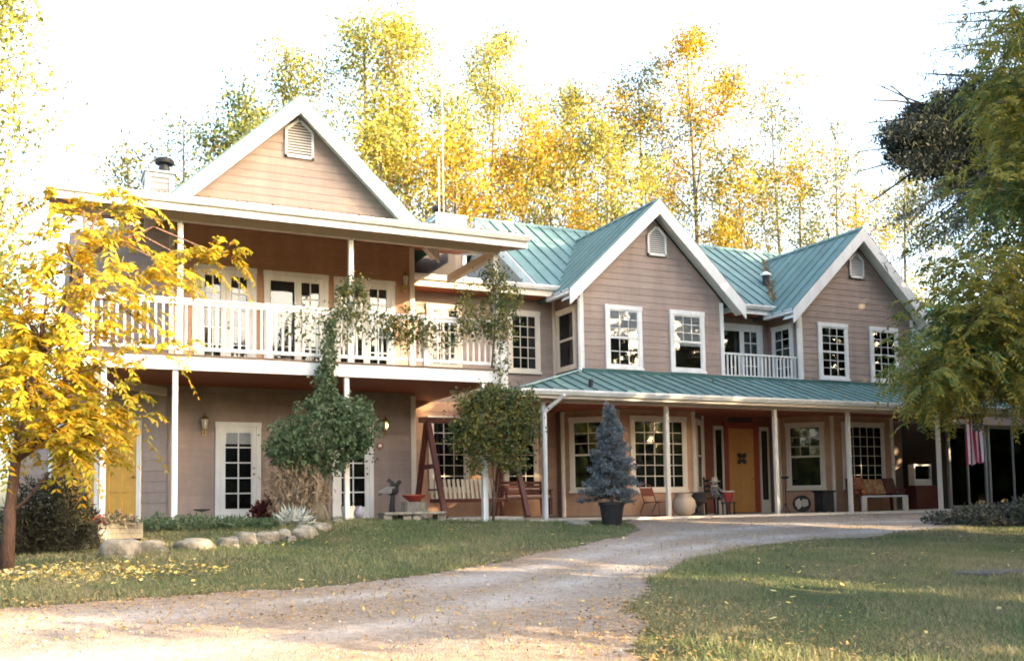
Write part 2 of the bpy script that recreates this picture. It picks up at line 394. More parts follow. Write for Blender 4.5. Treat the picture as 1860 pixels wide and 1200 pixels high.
trk = [np.array([g2(*p) for p in L]) for L in ([(-300,1165),(100,1130),(420,1105),(700,1078),(900,1046),(1040,1017),(1150,990),(1260,968),(1420,953),(1700,945)], [(-300,1230),(200,1195),(560,1160),(800,1120),(960,1082),(1080,1046),(1170,1015),(1290,990),(1440,972),(1700,958)])]
vv = np.array([v.co[:2] for v in drive.data.vertices]); wn_ = np.zeros(len(vv))
for L in trk:
    d2 = np.full(len(vv), 9.0)
    for p, q in zip(L[:-1], L[1:]):
        t_ = np.clip(((vv-p) @ (q-p))/((q-p) @ (q-p)), 0, 1)[:, None]; d2 = np.minimum(d2, np.linalg.norm(vv-(p+(q-p)*t_), axis=1))
    wn_ = np.maximum(wn_, np.exp(-(d2/(0.36+0.12*np.sin(vv[:, 0]*1.7)))**2))
wn_ *= 0.75+0.25*np.sin(vv[:, 0]*2.3+vv[:, 1]*3.1)
at0 = drive.data.attributes.new('worn', 'FLOAT', 'POINT'); at0.data.foreach_set('value', wn_.astype(np.float32))
for v, w_ in zip(drive.data.vertices, wn_): v.co.z -= 0.0
drive['label'] = 'pale gravel drive curving up to the porch'

FL = -0.35                                    # porch floor
slab = part('porch_slab', MB().box(9.95, 26.3, 19.86, 23.5, -0.75, FL), M_CONC, bevel=0.012); slab['kind'] = 'structure'; slab['label'] = 'concrete porch floor with pale front edge'
edge = part('slab_edge_board', MB().box(9.9, 26.35, 19.80, 19.862, -0.55, FL+0.012), M_CREAM, slab)
pad = part('terrace_slab', MB().box(2.2, 9.9, 20.1, 23.5, -0.8, -0.262), M_CONC, bevel=0.012); pad['kind'] = 'structure'; pad['label'] = 'concrete terrace under the balcony'

# ------------------------------------------------------------------ the house
house = thing('country_house', 'two storey taupe clapboard country house with green metal roofs and white balcony', 'house', (12, 24, FL))
def hp(name, mb, mt, parent=None, **kw): return part(name, mb, mt, parent or house, **kw)

# --- solid walls
w_left = hp('wall', MB().prism([(2.47,22,-0.6),(8.0,22,-0.6),(8.0,22,6.45),(5.235,22,9.02),(2.47,22,6.45)], (0, 8, 0)), M_SIDEBASE)
w_ang = hp('wall', MB().prism([(2.468,22.02,-0.6),(-0.46,24.95,-0.6),(-0.46,29.9,-0.6),(2.468,29.9,-0.6)], (0, 0, 3.25)), M_SIDEBASE)
w_angu = hp('wall', MB().prism([(2.467,22.02,2.651),(0.55,23.94,2.651),(0.55,29.9,2.651),(2.467,29.9,2.651)], (0, 0, 3.6)), M_SIDEBASE)
w_back = hp('wall', MB().box(8.002, 25.2, 23.4, 30, -0.6, 5.6), M_SIDEBASE)
w_mid = hp('wall', MB().prism([(12.57,22,2.47),(17.08,22,2.47),(17.08,22,5.55),(14.825,22,7.70),(12.57,22,5.55)], (0, 4.2, 0)), M_SIDEBASE)
w_rgt = hp('wall', MB().prism([(19.85,22,2.47),(24.35,22,2.47),(24.35,22,5.55),(22.10,22,7.70),(19.85,22,5.55)], (0, 4.2, 0)), M_SIDEBASE)
w_bay1 = hp('wall', MB().prism([(12.56,23.39,-0.6),(12.56,23.05,-0.6),(13.6,22.0,-0.6),(16.0,22.0,-0.6),(17.07,23.05,-0.6),(17.07,23.39,-0.6)], (0, 0, 3.06)), M_SIDEBASE)
w_bay2 = hp('wall', MB().prism([(19.86,23.39,-0.6),(19.86,23.05,-0.6),(20.93,22.0,-0.6),(23.3,22.0,-0.6),(24.34,23.05,-0.6),(24.34,23.39,-0.6)], (0, 0, 3.06)), M_SIDEBASE)
w_end = hp('wall', MB().prism([(11.95,23.2,5.6),(11.95,26.8,8.3),(11.95,30.2,5.6)], (0.2, 0, 0)), M_CHIM)
w_annex = hp('wall', MB().box(25.202, 34, 24.4, 30, -0.6, 5.1), M_SIDEBASE)

EXPO = 0.18
M_SIDEW = mat('siding_warm_bounce', (0.50, 0.29, 0.18), (0.43, 0.245, 0.15), rough=0.62, scale=3, stretch=(1, 1, 6), var=0.07, bump=0.12, bscale=60, stain=0.16)  # taupe siding with warm bounced light under the roofs put into its colour
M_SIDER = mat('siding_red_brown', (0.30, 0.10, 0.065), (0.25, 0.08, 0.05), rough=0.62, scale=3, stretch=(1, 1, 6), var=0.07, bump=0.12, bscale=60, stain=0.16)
def siding(parent, o, u, z0, z1, clip, mt=M_SIDE, expo=EXPO):
    """lap boards, one object each. o: origin of the wall line (x,y), u: unit direction to the right seen from outside, clip(z)->(a,b)"""
    n = Vector((u[1], -u[0], 0)); u = Vector((u[0], u[1], 0)); o = Vector((o[0], o[1], 0))
    z = z0
    while z < z1-0.02:
        zt = min(z+expo, z1)
        a0, b0 = clip(z); a1, b1 = clip(zt)
        if b0-a0 > 0.06:
            if b1-a1 < 0.02: a1 = b1 = (a1+b1)/2; a1 -= .01; b1 += .01
            vs = []
            for off_b, off_t in ((0.0005, 0.0005), (0.015, 0.005)):
                for (s, zz, of) in ((a0, z, off_b), (b0, z, off_b), (b1, zt, off_t), (a1, zt, off_t)):
                    vs.append(o+u*s+n*of+Vector((0, 0, zz)))
            mb = MB().add(vs, [(3,2,1,0),(4,5,6,7),(0,1,5,4),(1,2,6,5),(2,3,7,6),(3,0,4,7)])
            hp('siding_board', mb, mt, parent)
        z = zt
def gclip(x0, x1, zeave, xm, zap):
    k = (zap-zeave)/(xm-x0)
    return lambda z: (0.03, x1-x0-0.03) if z < zeave else (min((z-zeave)/k, xm-x0), max(x1-x0-(z-zeave)/k, xm-x0))
siding(w_left, (2.47, 22), (1, 0), -0.3, 2.66, lambda z: (0.03, 5.5), expo=0.2)
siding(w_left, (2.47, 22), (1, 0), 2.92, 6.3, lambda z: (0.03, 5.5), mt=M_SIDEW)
siding(w_left, (2.47, 22), (1, 0), 6.3, 9.0, gclip(2.47, 8.0, 6.45, 5.235, 9.02))
siding(w_mid, (12.57, 22), (1, 0), 3.0, 7.68, gclip(12.57, 17.08, 5.55, 14.825, 7.70))
siding(w_rgt, (19.85, 22), (1, 0), 3.0, 7.68, gclip(19.85, 24.35, 5.55, 22.10, 7.70))
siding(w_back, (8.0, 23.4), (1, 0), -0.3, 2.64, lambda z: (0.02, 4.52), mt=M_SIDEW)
siding(w_back, (8.0, 23.4), (1, 0), 2.94, 5.55, lambda z: (0.02, 4.52))
siding(w_back, (17.09, 23.4), (1, 0), 3.3, 5.5, lambda z: (0.02, 2.74))
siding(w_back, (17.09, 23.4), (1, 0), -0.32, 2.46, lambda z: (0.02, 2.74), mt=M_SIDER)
siding(w_mid, (12.57, 23.39), (0, -1), 2.9, 5.5, lambda z: (0.0, 1.36))
siding(w_rgt, (19.85, 23.39), (0, -1), 3.3, 5.5, lambda z: (0.0, 1.36))
R2 = math.sqrt(0.5)
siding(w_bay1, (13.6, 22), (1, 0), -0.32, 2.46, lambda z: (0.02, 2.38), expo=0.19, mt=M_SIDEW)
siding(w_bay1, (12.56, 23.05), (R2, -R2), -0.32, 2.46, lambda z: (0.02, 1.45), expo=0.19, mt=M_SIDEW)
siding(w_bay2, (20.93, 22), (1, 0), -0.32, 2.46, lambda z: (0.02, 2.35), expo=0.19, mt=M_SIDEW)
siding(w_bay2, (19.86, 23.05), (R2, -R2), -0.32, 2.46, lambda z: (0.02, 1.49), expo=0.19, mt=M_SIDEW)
siding(w_ang, (-0.46, 24.95), (R2, -R2), -0.3, 2.7, lambda z: (0.02, 4.1), expo=0.23)
siding(w_angu, (0.55, 23.94), (R2, -R2), 2.9, 6.2, lambda z: (0.02, 2.68), expo=0.27)

# --- corner trim
def trim(x0, x1, y0, y1, z0, z1, mt=M_WHITE): return hp('corner_trim', MB().box(x0, x1, y0, y1, z0, z1), mt, bevel=0.004)
trim(7.90, 8.025, 21.97, 22.1, -0.26, 2.6, M_CREAM); trim(7.90, 8.025, 21.97, 22.1, 2.9, 6.4, M_CREAM)
trim(2.455, 2.56, 21.965, 22.02, 2.9, 6.3, M_CREAM)
trim(12.535, 12.64, 21.965, 22.09, 3.25, 5.5); trim(17.0, 17.115, 21.965, 22.09, 3.25, 5.5)
trim(19.815, 19.93, 21.965, 22.09, 3.25, 5.5); trim(24.27, 24.385, 21.965, 22.09, 3.25, 5.5)
trim(12.47, 12.545, 23.30, 23.385, 2.9, 5.45, M_CREAM)
for (x, y) in ((13.6, 21.99), (16.0, 21.99), (20.93, 21.99), (23.3, 21.99), (12.55, 23.06), (17.08, 23.06), (19.85, 23.06)):
    hp('corner_trim', MB().tube([(x, y, FL), (x, y, 2.44)], 0.06, 8), M_CREAM)
hp('corner_trim', MB().tube([(-0.47, 24.93, -0.3), (-0.47, 24.93, 2.6)], 0.09, 8), M_WHITE)

# --- windows and glazed doors
PANE = {}
def frame_matrix(o, u):
    """local x to the right, y into the wall, z up"""
    u = Vector((u[0], u[1], 0)).normalized(); n = Vector((-u[1], u[0], 0))
    M = Matrix.Identity(4)
    for i in range(3): M[i][0] = u[i]; M[i][1] = n[i]; M[i][2] = (0, 0, 1)[i]; M[i][3] = o[i]
    return M
def glazing(parent, M, x0, x1, z0, z1, nx, ny, ydeep, mtM, t=0.022):
    """muntin grid and one pane object per light"""
    mb = MB()
    for i in range(1, nx): xx = x0+(x1-x0)*i/nx; mb.box(xx-t/2, xx+t/2, ydeep-0.012, ydeep+0.006, z0, z1)
    for j in range(1, ny): zz = z0+(z1-z0)*j/ny; mb.box(x0, x1, ydeep-0.0135, ydeep+0.004, zz-t/2, zz+t/2)
    if nx*ny > 1: hp('muntin_grid', mb.xf(M), mtM, parent)
    for i in range(nx):
        for j in range(ny):
            a, b = x0+(x1-x0)*i/nx+t/2, x0+(x1-x0)*(i+1)/nx-t/2; c, d = z0+(z1-z0)*j/ny+t/2, z0+(z1-z0)*(j+1)/ny-t/2
            tl = rng.uniform(-0.003, 0.003, 2)
            mb = MB().box(a, b, ydeep-0.002, ydeep+0.002, c, d)
            mb.v = [(x, y+tl[0]*(x-a)/(b-a)+tl[1]*(z-c)/(d-c), z) for x, y, z in mb.v]
            hp('pane', mb.xf(M), M_GLASS, parent)
def window(o, u, w, h, style='hung', nx=3, ny=2, cas=0.11, mt=M_WHITE, blind=0.0, label=None, low=None):
    """o: lower left outer corner of the casing on the wall face"""
    M = frame_matrix(o, u)
    win = bpy.data.objects.new('window', None); link(win, house)
    mb = MB()
    mb.box(0, cas, -0.055, 0.0, 0, h); mb.box(w-cas, w, -0.055, 0.0, 0, h); mb.box(-0.015, w+0.015, -0.062, 0.0, h-cas, h+0.012)
    mb.box(-0.02, w+0.02, -0.085, 0.0, -0.02, 0.045); mb.box(cas, w-cas, -0.057, 0.0, 0.045, cas*0.85)
    hp('casing', mb.xf(M), mt, win, bevel=0.004)
    hp('interior', MB().box(cas, w-cas, -0.0245, 0.03, cas*.85, h-cas).xf(M), M_DARK, win)
    x0, x1, z0, z1 = cas, w-cas, cas*0.85, h-cas
    s = 0.035; mb = MB()
    zm = (z0+z1)/2
    mb.box(x0, x0+s, -0.046, -0.022, z0, z1); mb.box(x1-s, x1, -0.046, -0.022, z0, z1)
    mb.box(x0+s, x1-s, -0.046, -0.022, z0, z0+s); mb.box(x0+s, x1-s, -0.046, -0.022, z1-s, z1)
    if style == 'hung': mb.box(x0+s, x1-s, -0.05, -0.02, zm-0.025, zm+0.025)
    hp('sash', mb.xf(M), mt, win)
    if style == 'hung':
        glazing(win, M, x0+s, x1-s, zm+0.025, z1-s, nx, ny, -0.036, mt, 0.016)
        l = low or (nx, ny); glazing(win, M, x0+s, x1-s, z0+s, zm-0.025, l[0], l[1], -0.030, mt, 0.016)
    else:
        glazing(win, M, x0+s, x1-s, z0+s, z1-s, nx, ny, -0.034, mt, 0.02)
    if blind > 0:
        mb = MB(); zb = z1-s-(z1-z0)*blind; zz = z1-s
        while zz > zb:
            mb.add([(x0+s, -0.0262, zz), (x1-s, -0.0262, zz), (x1-s, -0.0250, zz-0.034), (x0+s, -0.0250, zz-0.034)], [(3,2,1,0)]); zz -= 0.037
        hp('blind', mb.xf(M), M_BLIND, win)
    if label: win['label'] = label
    return win
def wpx(tl, br, Y, **kw):
    a = PY(*tl, Y); b = PY(*br, Y)
    return window((a[0], Y-0.006, b[2]), (1, 0), b[0]-a[0], a[2]-b[2], **kw)
FY = 22.0
window((13.28, FY-.006, 3.50), (1, 0), 1.13, 1.68, nx=3, ny=3, blind=0.5, low=(3, 2))
window((15.31, FY-.006, 3.50), (1, 0), 1.13, 1.68, nx=3, ny=3, blind=0.55, low=(1, 1))
window((20.52, FY-.006, 3.50), (1, 0), 1.14, 1.68, nx=3, ny=3, blind=0.3)
window((22.55, FY-.006, 3.50), (1, 0), 1.14, 1.68, nx=3, ny=3, blind=0.12)
# side window on the left face of the middle gable (seen from the left)
window((12.564, 23.25, 3.50), (0, -1), 1.05, 1.66, nx=1, ny=1, mt=M_CREAM, blind=1.0)
# upper windows of the recessed middle wall, with many small lights
window((11.12, 23.394, 3.48), (1, 0), 0.96, 1.67, style='fixed', nx=3, ny=5, mt=M_CREAM)
window((8.85, 23.394, 3.48), (1, 0), 0.96, 1.67, style='fixed', nx=3, ny=5, mt=M_CREAM)
window((8.86, 23.394, 0.35), (1, 0), 1.10, 1.92, style='fixed', nx=3, ny=6, mt=M_CREAM)
window((10.95, 23.394, 0.35), (1, 0), 1.02, 1.92, style='fixed', nx=3, ny=6, mt=M_CREAM)
# bays
window((13.96, FY-.006, 0.28), (1, 0), 1.78, 2.0, style='fixed', nx=5, ny=6, mt=M_CREAM)
window((21.29, FY-.006, 0.30), (1, 0), 1.66, 1.97, style='fixed', nx=5, ny=6, mt=M_CREAM)
window((12.68, 22.922, 0.30), (R2, -R2), 1.05, 1.97, nx=2, ny=3, low=(1, 1), mt=M_CREAM)
window((19.99, 22.912, 0.30), (R2, -R2), 1.10, 1.97, nx=3, ny=3, low=(1, 1), mt=M_CREAM)
window((16.22, 22.222, 0.30), (R2, R2), 1.0, 1.97, nx=1, ny=1, mt=M_CREAM)
# side window of the right gable over the little balcony
window((19.844, 23.15, 3.50), (0, -1), 0.9, 1.66, style='fixed', nx=2, ny=5, mt=M_WHITE)

def glazed_door(o, u, w, h, leaves=1, nx=2, ny=5, mt=M_WHITE, slider=False, blind=False, knob=True, label=None):
    M = frame_matrix(o, u); cas = 0.10
    d = bpy.data.objects.new('french_door', None); link(d, house)
    mb = MB(); mb.box(0, cas, -0.06, 0.0, 0, h); mb.box(w-cas, w, -0.06, 0.0, 0, h); mb.box(-0.01, w+0.01, -0.066, 0.0, h-cas, h+0.01); mb.box(cas, w-cas, -0.09, 0.0, -0.03, 0.03)
    hp('door_frame', mb.xf(M), mt, d, bevel=0.004)
    hp('interior', MB().box(cas, w-cas, -0.024, 0.03, 0.03, h-cas).xf(M), M_DARK, d)
    lw = (w-2*cas)/leaves
    for k in range(leaves):
        a = cas+k*lw; b = a+lw; st = 0.11 if not (slider and k == 0) else 0.045
        z0, z1 = 0.03, h-cas; rb = 0.24 if not (slider and k == 0) else 0.07
        mb = MB(); mb.box(a+.003, a+st, -0.05, -0.022, z0, z1); mb.box(b-st, b-.003, -0.05, -0.022, z0, z1)
        mb.box(a+st, b-st, -0.05, -0.022, z0, z0+rb); mb.box(a+st, b-st, -0.05, -0.022, z1-0.11, z1)
        lf = hp('door_leaf', mb.xf(M), mt, d)
        if slider and k == 0: glazing(d, M, a+st, b-st, z0+rb, z1-0.11, 1, 1, -0.036, mt)
        else: glazing(d, M, a+st, b-st, z0+rb, z1-0.11, nx, ny, -0.036, mt, 0.028)
        if blind and k == 0:
            mb = MB(); zz = z1-0.11
            while zz > z1-0.36: mb.add([(a+st, -0.0262, zz), (b-st, -0.0262, zz), (b-st, -0.025, zz-0.034), (a+st, -0.025, zz-0.034)], [(3,2,1,0)]); zz -= 0.037
            hp('blind', mb.xf(M), M_BLIND, d)
    if knob:
        x = w-cas-0.055 if leaves == 1 else cas+lw+0.055
        mb = MB().ball((x, -0.075, 1.02), 0.028); mb.ball((x, -0.065, 1.15), 0.02); mb.tube([(x, -0.05, 1.02), (x, -0.075, 1.02)], 0.012, 6)
        hp('door_handle', mb.xf(M), M_BRASS, d, smoothf=True)
    if label: d['label'] = label
    return d
glazed_door((3.43, FY-.006, -0.255), (1, 0), 0.97, 2.14, blind=True)
glazed_door((6.0, FY-.006, -0.255), (1, 0), 0.97, 2.14, nx=2, ny=5)
glazed_door((2.98, FY-.006, 2.93), (1, 0), 1.32, 2.38, leaves=2, nx=2, ny=5)
glazed_door((4.46, FY-.006, 2.93), (1, 0), 1.46, 2.37, leaves=2, slider=True, nx=2, ny=5, knob=False)
glazed_door((6.06, FY-.006, 2.93), (1, 0), 1.46, 2.36, leaves=2, slider=True, nx=2, ny=5, knob=False)
glazed_door((18.0, 23.394, 3.40), (1, 0), 1.62, 1.85, leaves=2, slider=True, nx=2, ny=4, knob=False)

# ochre panelled doors in the angled left wall
def panel_door(o, u, w, h, mt, rows=3, label=None, frame=M_WHITE):
    M = frame_matrix(o, u); d = bpy.data.objects.new('panel_door', None); link(d, house)
    mb = MB(); mb.box(0, 0.09, -0.055, 0, 0, h); mb.box(w-0.09, w, -0.055, 0, 0, h); mb.box(-0.01, w+.01, -0.06, 0, h-0.09, h+.01)
    hp('door_frame', mb.xf(M), frame, d)
    a, b, z0, z1 = 0.092, w-0.092, 0.02, h-0.092
    mb = MB().box(a, b, -0.03, 0, z0, z1)
    for (p, q) in ((a, a+.11), (b-.11, b), ((a+b)/2-.05, (a+b)/2+.05)): mb.box(p, q, -0.042, -0.029, z0, z1)
    for j in range(rows+1):
        zz = z0+(z1-z0-.12)*j/rows; mb.box(a+.111, b-.111, -0.0415, -0.0295, zz, zz+0.12)
    hp('door_leaf', mb.xf(M), mt, d, bevel=0.004)
    hp('door_handle', MB().ball((b-0.06, -0.075, 1.0), 0.03).tube([(b-0.06, -0.03, 1.0), (b-0.06, -0.08, 1.0)], 0.012, 6).xf(M), M_BRASS, d)
    if label: d['label'] = label
    return d
def on_ang(s): return (-0.46+R2*s-0.006*R2, 24.95-R2*s-0.006*R2, -0.27)
panel_door(on_ang(2.46), (R2, -R2), 1.0, 2.2, M_OCHRE)
panel_door(on_ang(0.98), (R2, -R2), 1.36, 2.2, M_OCHRE)

# entry: orange door, red frame, two sidelights, star, name board
M = frame_matrix((17.60, 23.394, FL), (1, 0))
ent = bpy.data.objects.new('front_door', None); link(ent, house); ent['label'] = 'orange wooden front door with red frame and dark four lobed medallion'
mb = MB(); mb.box(0.47, 0.62, -0.06, 0, 0, 2.62); mb.box(1.55, 1.72, -0.06, 0, 0, 2.62); mb.box(0.46, 1.73, -0.066, 0, 2.50, 2.66)
hp('door_frame', mb.xf(M), M_REDFR, ent, bevel=0.004)
mb = MB().box(0.625, 1.545, -0.035, 0, 0.03, 2.49)
for a, b in ((0.63, 0.74), (1.43, 1.54), (1.035, 1.135)): mb.box(a, b, -0.05, -0.034, 0.03, 2.488)
for zz in (0.03, 0.50, 1.25, 1.95, 2.37): mb.box(0.741, 1.429, -0.0495, -0.0345, zz, zz+0.115)
hp('door_leaf', mb.xf(M), M_ORANGE, ent, bevel=0.004)
mb = MB()
for k in range(4):                              # four iron lobes round a cross
    a0 = math.pi/4+math.pi/2*k; cx, cz = 1.085+.115*math.cos(a0), 1.60+.115*math.sin(a0)
    mb.prism([(cx+.075*math.cos(t_)*(1.25 if abs(math.sin(t_-a0)) < .3 else 1), -.052, cz+.075*math.sin(t_)*(1.25 if abs(math.sin(t_-a0)) < .3 else 1)) for t_ in np.linspace(0, 2*math.pi, 12, endpoint=False)], (0, -.022, 0))
hp('door_medallion', mb.xf(M), M_BLACK, ent)
hp('door_handle', MB().ball((1.47, -0.085, 1.0), 0.03).tube([(1.47, -0.04, 1.0), (1.47, -0.09, 1.0)], 0.013, 6).xf(M), M_BRASS, ent, smoothf=True)
for a in (0.10, 1.78):
    mb = MB(); mb.box(a, a+.06, -0.05, 0, 0.0, 2.55); mb.box(a+.29, a+.35, -0.05, 0, 0.0, 2.55); mb.box(a+.061, a+.289, -0.05, 0, 2.43, 2.55); mb.box(a+.061, a+.289, -0.05, 0, 0.0, 0.38)
    sl = hp('sidelight', mb.xf(M), M_CREAM, ent)
    hp('pane', MB().box(a+.061, a+.289, -0.03, -0.026, 0.38, 2.43).xf(M), M_GLASS, ent)
    hp('interior', MB().box(a+.061, a+.289, -0.022, 0, 0.38, 2.43).xf(M), M_DARK, ent)
hp('name_board', MB().box(0.66, 1.52, -0.05, -0.01, 2.68, 2.80).xf(M), mat('dark_bronze', (0.10, 0.06, 0.045), rough=0.5), ent, bevel=0.008)

# --- gable vents
def vent(xc, Y, z0, w, hs, hp_):
    v = bpy.data.objects.new('gable_vent', None); link(v, house)
    out = [(xc-w/2, Y, z0), (xc+w/2, Y, z0), (xc+w/2, Y, z0+hs), (xc, Y, z0+hp_), (xc-w/2, Y, z0+hs)]
    mb = MB(); t = 0.055
    P = [Vector(p) for p in out]
    for i in range(5):
        a, b = P[i], P[(i+1) % 5]; d = (b-a).normalized(); inn = Vector((-d.z, 0, d.x))
        mb.add([a+Vector((0, -.05, 0)), b+Vector((0, -.05, 0)), b+inn*t+Vector((0, -.05, 0)), a+inn*t+Vector((0, -.05, 0)), a, b, b+inn*t, a+inn*t],
               [(0,1,2,3),(4,7,6,5),(0,4,5,1),(1,5,6,2),(2,6,7,3),(3,7,4,0)])
    hp('vent_frame', mb, M_WHITE, v)
    n = 13
    for k in range(n):
        z = z0+0.05+(hp_-0.10)*k/n
        hw = w/2-0.03 if z < z0+hs-0.03 else max((w/2-0.03)*(z0+hp_-0.06-z)/(hp_-hs), 0.01)
        hp('louvre_slat', MB().beam((xc-hw, Y-0.025, z+0.02), (xc+hw, Y-0.025, z+0.02), 0.006, 0.045, up=(0, 0.7, 0.7)), M_WHITE, v)
    mbp = MB().prism([(p[0], Y-0.002, p[2]) for p in out], (0, -0.004, 0)); hp('vent_screen', mbp, M_SIDEBASE, v)
vent(5.26, FY-.024, 7.96, 0.66, 0.64, 0.94)
vent(14.95, FY-.024, 6.62, 0.60, 0.56, 0.84)
vent(22.12, FY-.024, 6.62, 0.56, 0.56, 0.82)

# --- roofs
def roof(p0, eu, L, su, tr, w=0.42, mt=M_ROOF, th=0.012, name='roof', ribs=True, both=False):
    """standing seam slope: p0 lower corner, eu along the eave, su up the slope, tr(s)->(t0,t1)"""
    p0 = Vector(p0); eu = Vector(eu).normalized(); su = Vector(su).normalized(); n = eu.cross(su)
    if n.z < 0: n = -n
    N = max(1, round(L/w)); w = L/N
    pts = []
    for i in range(N+1): pts.append((i*w, *tr(min(i*w, L))))
    poly = [p0+eu*s+su*t0 for s, t0, t1 in pts]+[p0+eu*s+su*t1 for s, t0, t1 in reversed(pts)]
    poly = [p-n*0.06 for p in poly]
    rf = hp(name, MB().prism(poly, n*0.055), M_ROOFDK)
    for i in range(N):
        s0, a0, b0 = pts[i]; s1, a1, b1 = pts[i+1]
        if b0-a0 < 0.02 and b1-a1 < 0.02: continue
        q = [p0+eu*(s0+.001)+su*a0, p0+eu*(s1-.001)+su*a1, p0+eu*(s1-.001)+su*max(b1, a1+.004), p0+eu*(s0+.001)+su*max(b0, a0+.004)]
        mb = MB().prism(q, n*th)
        if ribs and b0-a0 > 0.05:
            r0 = p0+eu*(s0+.014)+n*(th+0.018); mb.beam(r0+su*a0, r0+su*b0, 0.026, 0.044, up=n)
        hp('roof_panel', mb, mt, rf)
    return rf
def gable_roof(xm, zap, half, pitch, y0, y1, w=0.42):
    c = math.sqrt(1+pitch*pitch); L = half*c
    zr = zap
    roof((xm-half, y0, zr-half*pitch), (0, 1, 0), y1-y0, (1, 0, pitch), lambda s: (0, L), w)
    roof((xm+half, y0, zr-half*pitch), (0, 1, 0), y1-y0, (-1, 0, pitch), lambda s: (0, L), w)
    hp('ridge_cap', MB().prism([(xm-.12, y0, zr-.05), (xm, y0, zr+.065), (xm+.12, y0, zr-.05), (xm, y0, zr+.01)], (0, y1-y0, 0)), M_ROOF)
    # rake boards and their soffits
    for sgn in (-1, 1):
        a = Vector((xm, y0+0.03, zr-0.17)); e = Vector((xm+sgn*half, y0+0.03, zr-0.17-half*pitch))
        d = (e-a).normalized(); up = Vector((-d.z*sgn, 0, d.x*sgn)) if sgn > 0 else Vector((d.z, 0, -d.x))
        if up.z < 0: up = -up
        P = [a+Vector((0, 0, 0.155*c)) - Vector((0, 0, .03)), e+Vector((0, 0, 0.155*c-.03)), e-Vector((0, 0, 0.155*c)), a-Vector((0, 0, 0.155*c))]
        hp('rake_board', MB().prism(P, (0, -0.05, 0)), M_WHITE)
        hp('rake_soffit', MB().prism([a+Vector((0, .001, -.03)), e+Vector((0, .001, -.03)), e+Vector((0, .001, -.055)), a+Vector((0, .001, -.055))], (0, 0.42, 0)), M_WHITE)
gable_roof(5.21, 9.27, 3.3, 0.945, 21.6, 30.3)
gable_roof(14.825, 8.05, 2.78, 0.95, 21.6, 26.4)
gable_roof(22.08, 8.05, 2.78, 0.95, 21.6, 26.4)
# main roof slopes
slope = (8.58-5.72)/(26.8-22.8); cl = math.hypot(26.8-22.8, 8.58-5.72)
roof((11.75, 22.8, 5.72), (1, 0, 0), 13.35, (0, 1, slope), lambda s: (0, cl))
roof((11.75, 30.8, 5.72), (1, 0, 0), 13.35, (0, -1, slope), lambda s: (0, cl))
hp('ridge_cap', MB().prism([(11.7, 26.66, 8.51), (11.7, 26.8, 8.65), (11.7, 26.94, 8.51), (11.7, 26.8, 8.58)], (13.45, 0, 0)), M_ROOF)
for sgn in (-1, 1):
    a = (11.72, 26.8, 8.46); b = (11.72, 26.8+sgn*4.03, 5.58)
    hp('rake_board', MB().beam(a, b, 0.05, 0.24), M_WHITE)
# low connecting roof left of the main gable end
roof((8.0, 22.8, 5.72), (1, 0, 0), 3.9, (0, 1, 0.04), lambda s: (0, 7.0))
# annex roof to the right
roof((24.9, 23.6, 5.15), (1, 0, 0), 9.5, (0, 1, 0.75), lambda s: (0, 3.6), mt=mat('dark_green_roof', (0.05, 0.12, 0.12), (0.06, 0.14, 0.13), rough=0.5, var=.05))
# balcony roof: low slope
roof((0.05, 18.86, 5.80), (1, 0, 0), 9.40, (0, 1, 0.20), lambda s: (0, 3.2), w=0.5)
hp('balcony_ceiling', MB().prism([(0.1, 18.9, 5.60), (9.4, 18.9, 5.60), (9.4, 22.6, 6.28), (0.1, 22.6, 6.28)], (0, 0, 0.02)), M_CEDAR)
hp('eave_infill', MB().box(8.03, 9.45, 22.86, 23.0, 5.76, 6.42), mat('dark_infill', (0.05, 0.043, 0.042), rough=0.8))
# porch roof with a hip at its left end
rz0, rz1 = 2.60, 3.40; ps = (rz1-rz0)/(22.02-19.80); pc = math.hypot(2.22, rz1-rz0)
PX0, PX1 = 9.75, 26.4; HX = 12.55
roof((PX0, 19.80, rz0), (1, 0, 0), PX1-PX0, (0, 1, ps), lambda s: (0, pc*min(1.0, s/(HX-PX0))), w=0.40)
hs = (rz1-rz0)/(HX-PX0); hc = math.hypot(HX-PX0, rz1-rz0)
roof((PX0, 19.80, rz0), (0, 1, 0), 3.6, (1, 0, hs), lambda s: (0, hc*min(1.0, s/2.22)), w=0.40)
hp('hip_cap', MB().beam((PX0, 19.80, rz0+.045), (HX, 22.02, rz1+.045), 0.13, 0.02), mat('pale_hip_flashing', (0.32, 0.46, 0.42), rough=0.4))
hp('porch_ceiling', MB().box(9.9, 26.3, 19.9, 23.38, 2.465, 2.485), M_CEDAR)
hp('flue_pipe', MB().tube([(11.75, 20.15, 2.70), (11.75, 20.15, 2.93)], 0.055, 10), M_BLACK)
hp('flue_pipe', MB().tube([(20.55, 24.2, 6.4), (20.55, 24.2, 7.05)], 0.11, 10), M_BLACK)
hp('flue_hood', MB().lathe([(0.17, 0), (0.17, 0.05), (0.05, 0.13)], 12, (20.55, 24.2, 7.05)), M_WHITE)
hp('wall_flashing', MB().box(12.5, 24.5, 21.93, 22.0, 3.37, 3.47), M_ROOFDK)

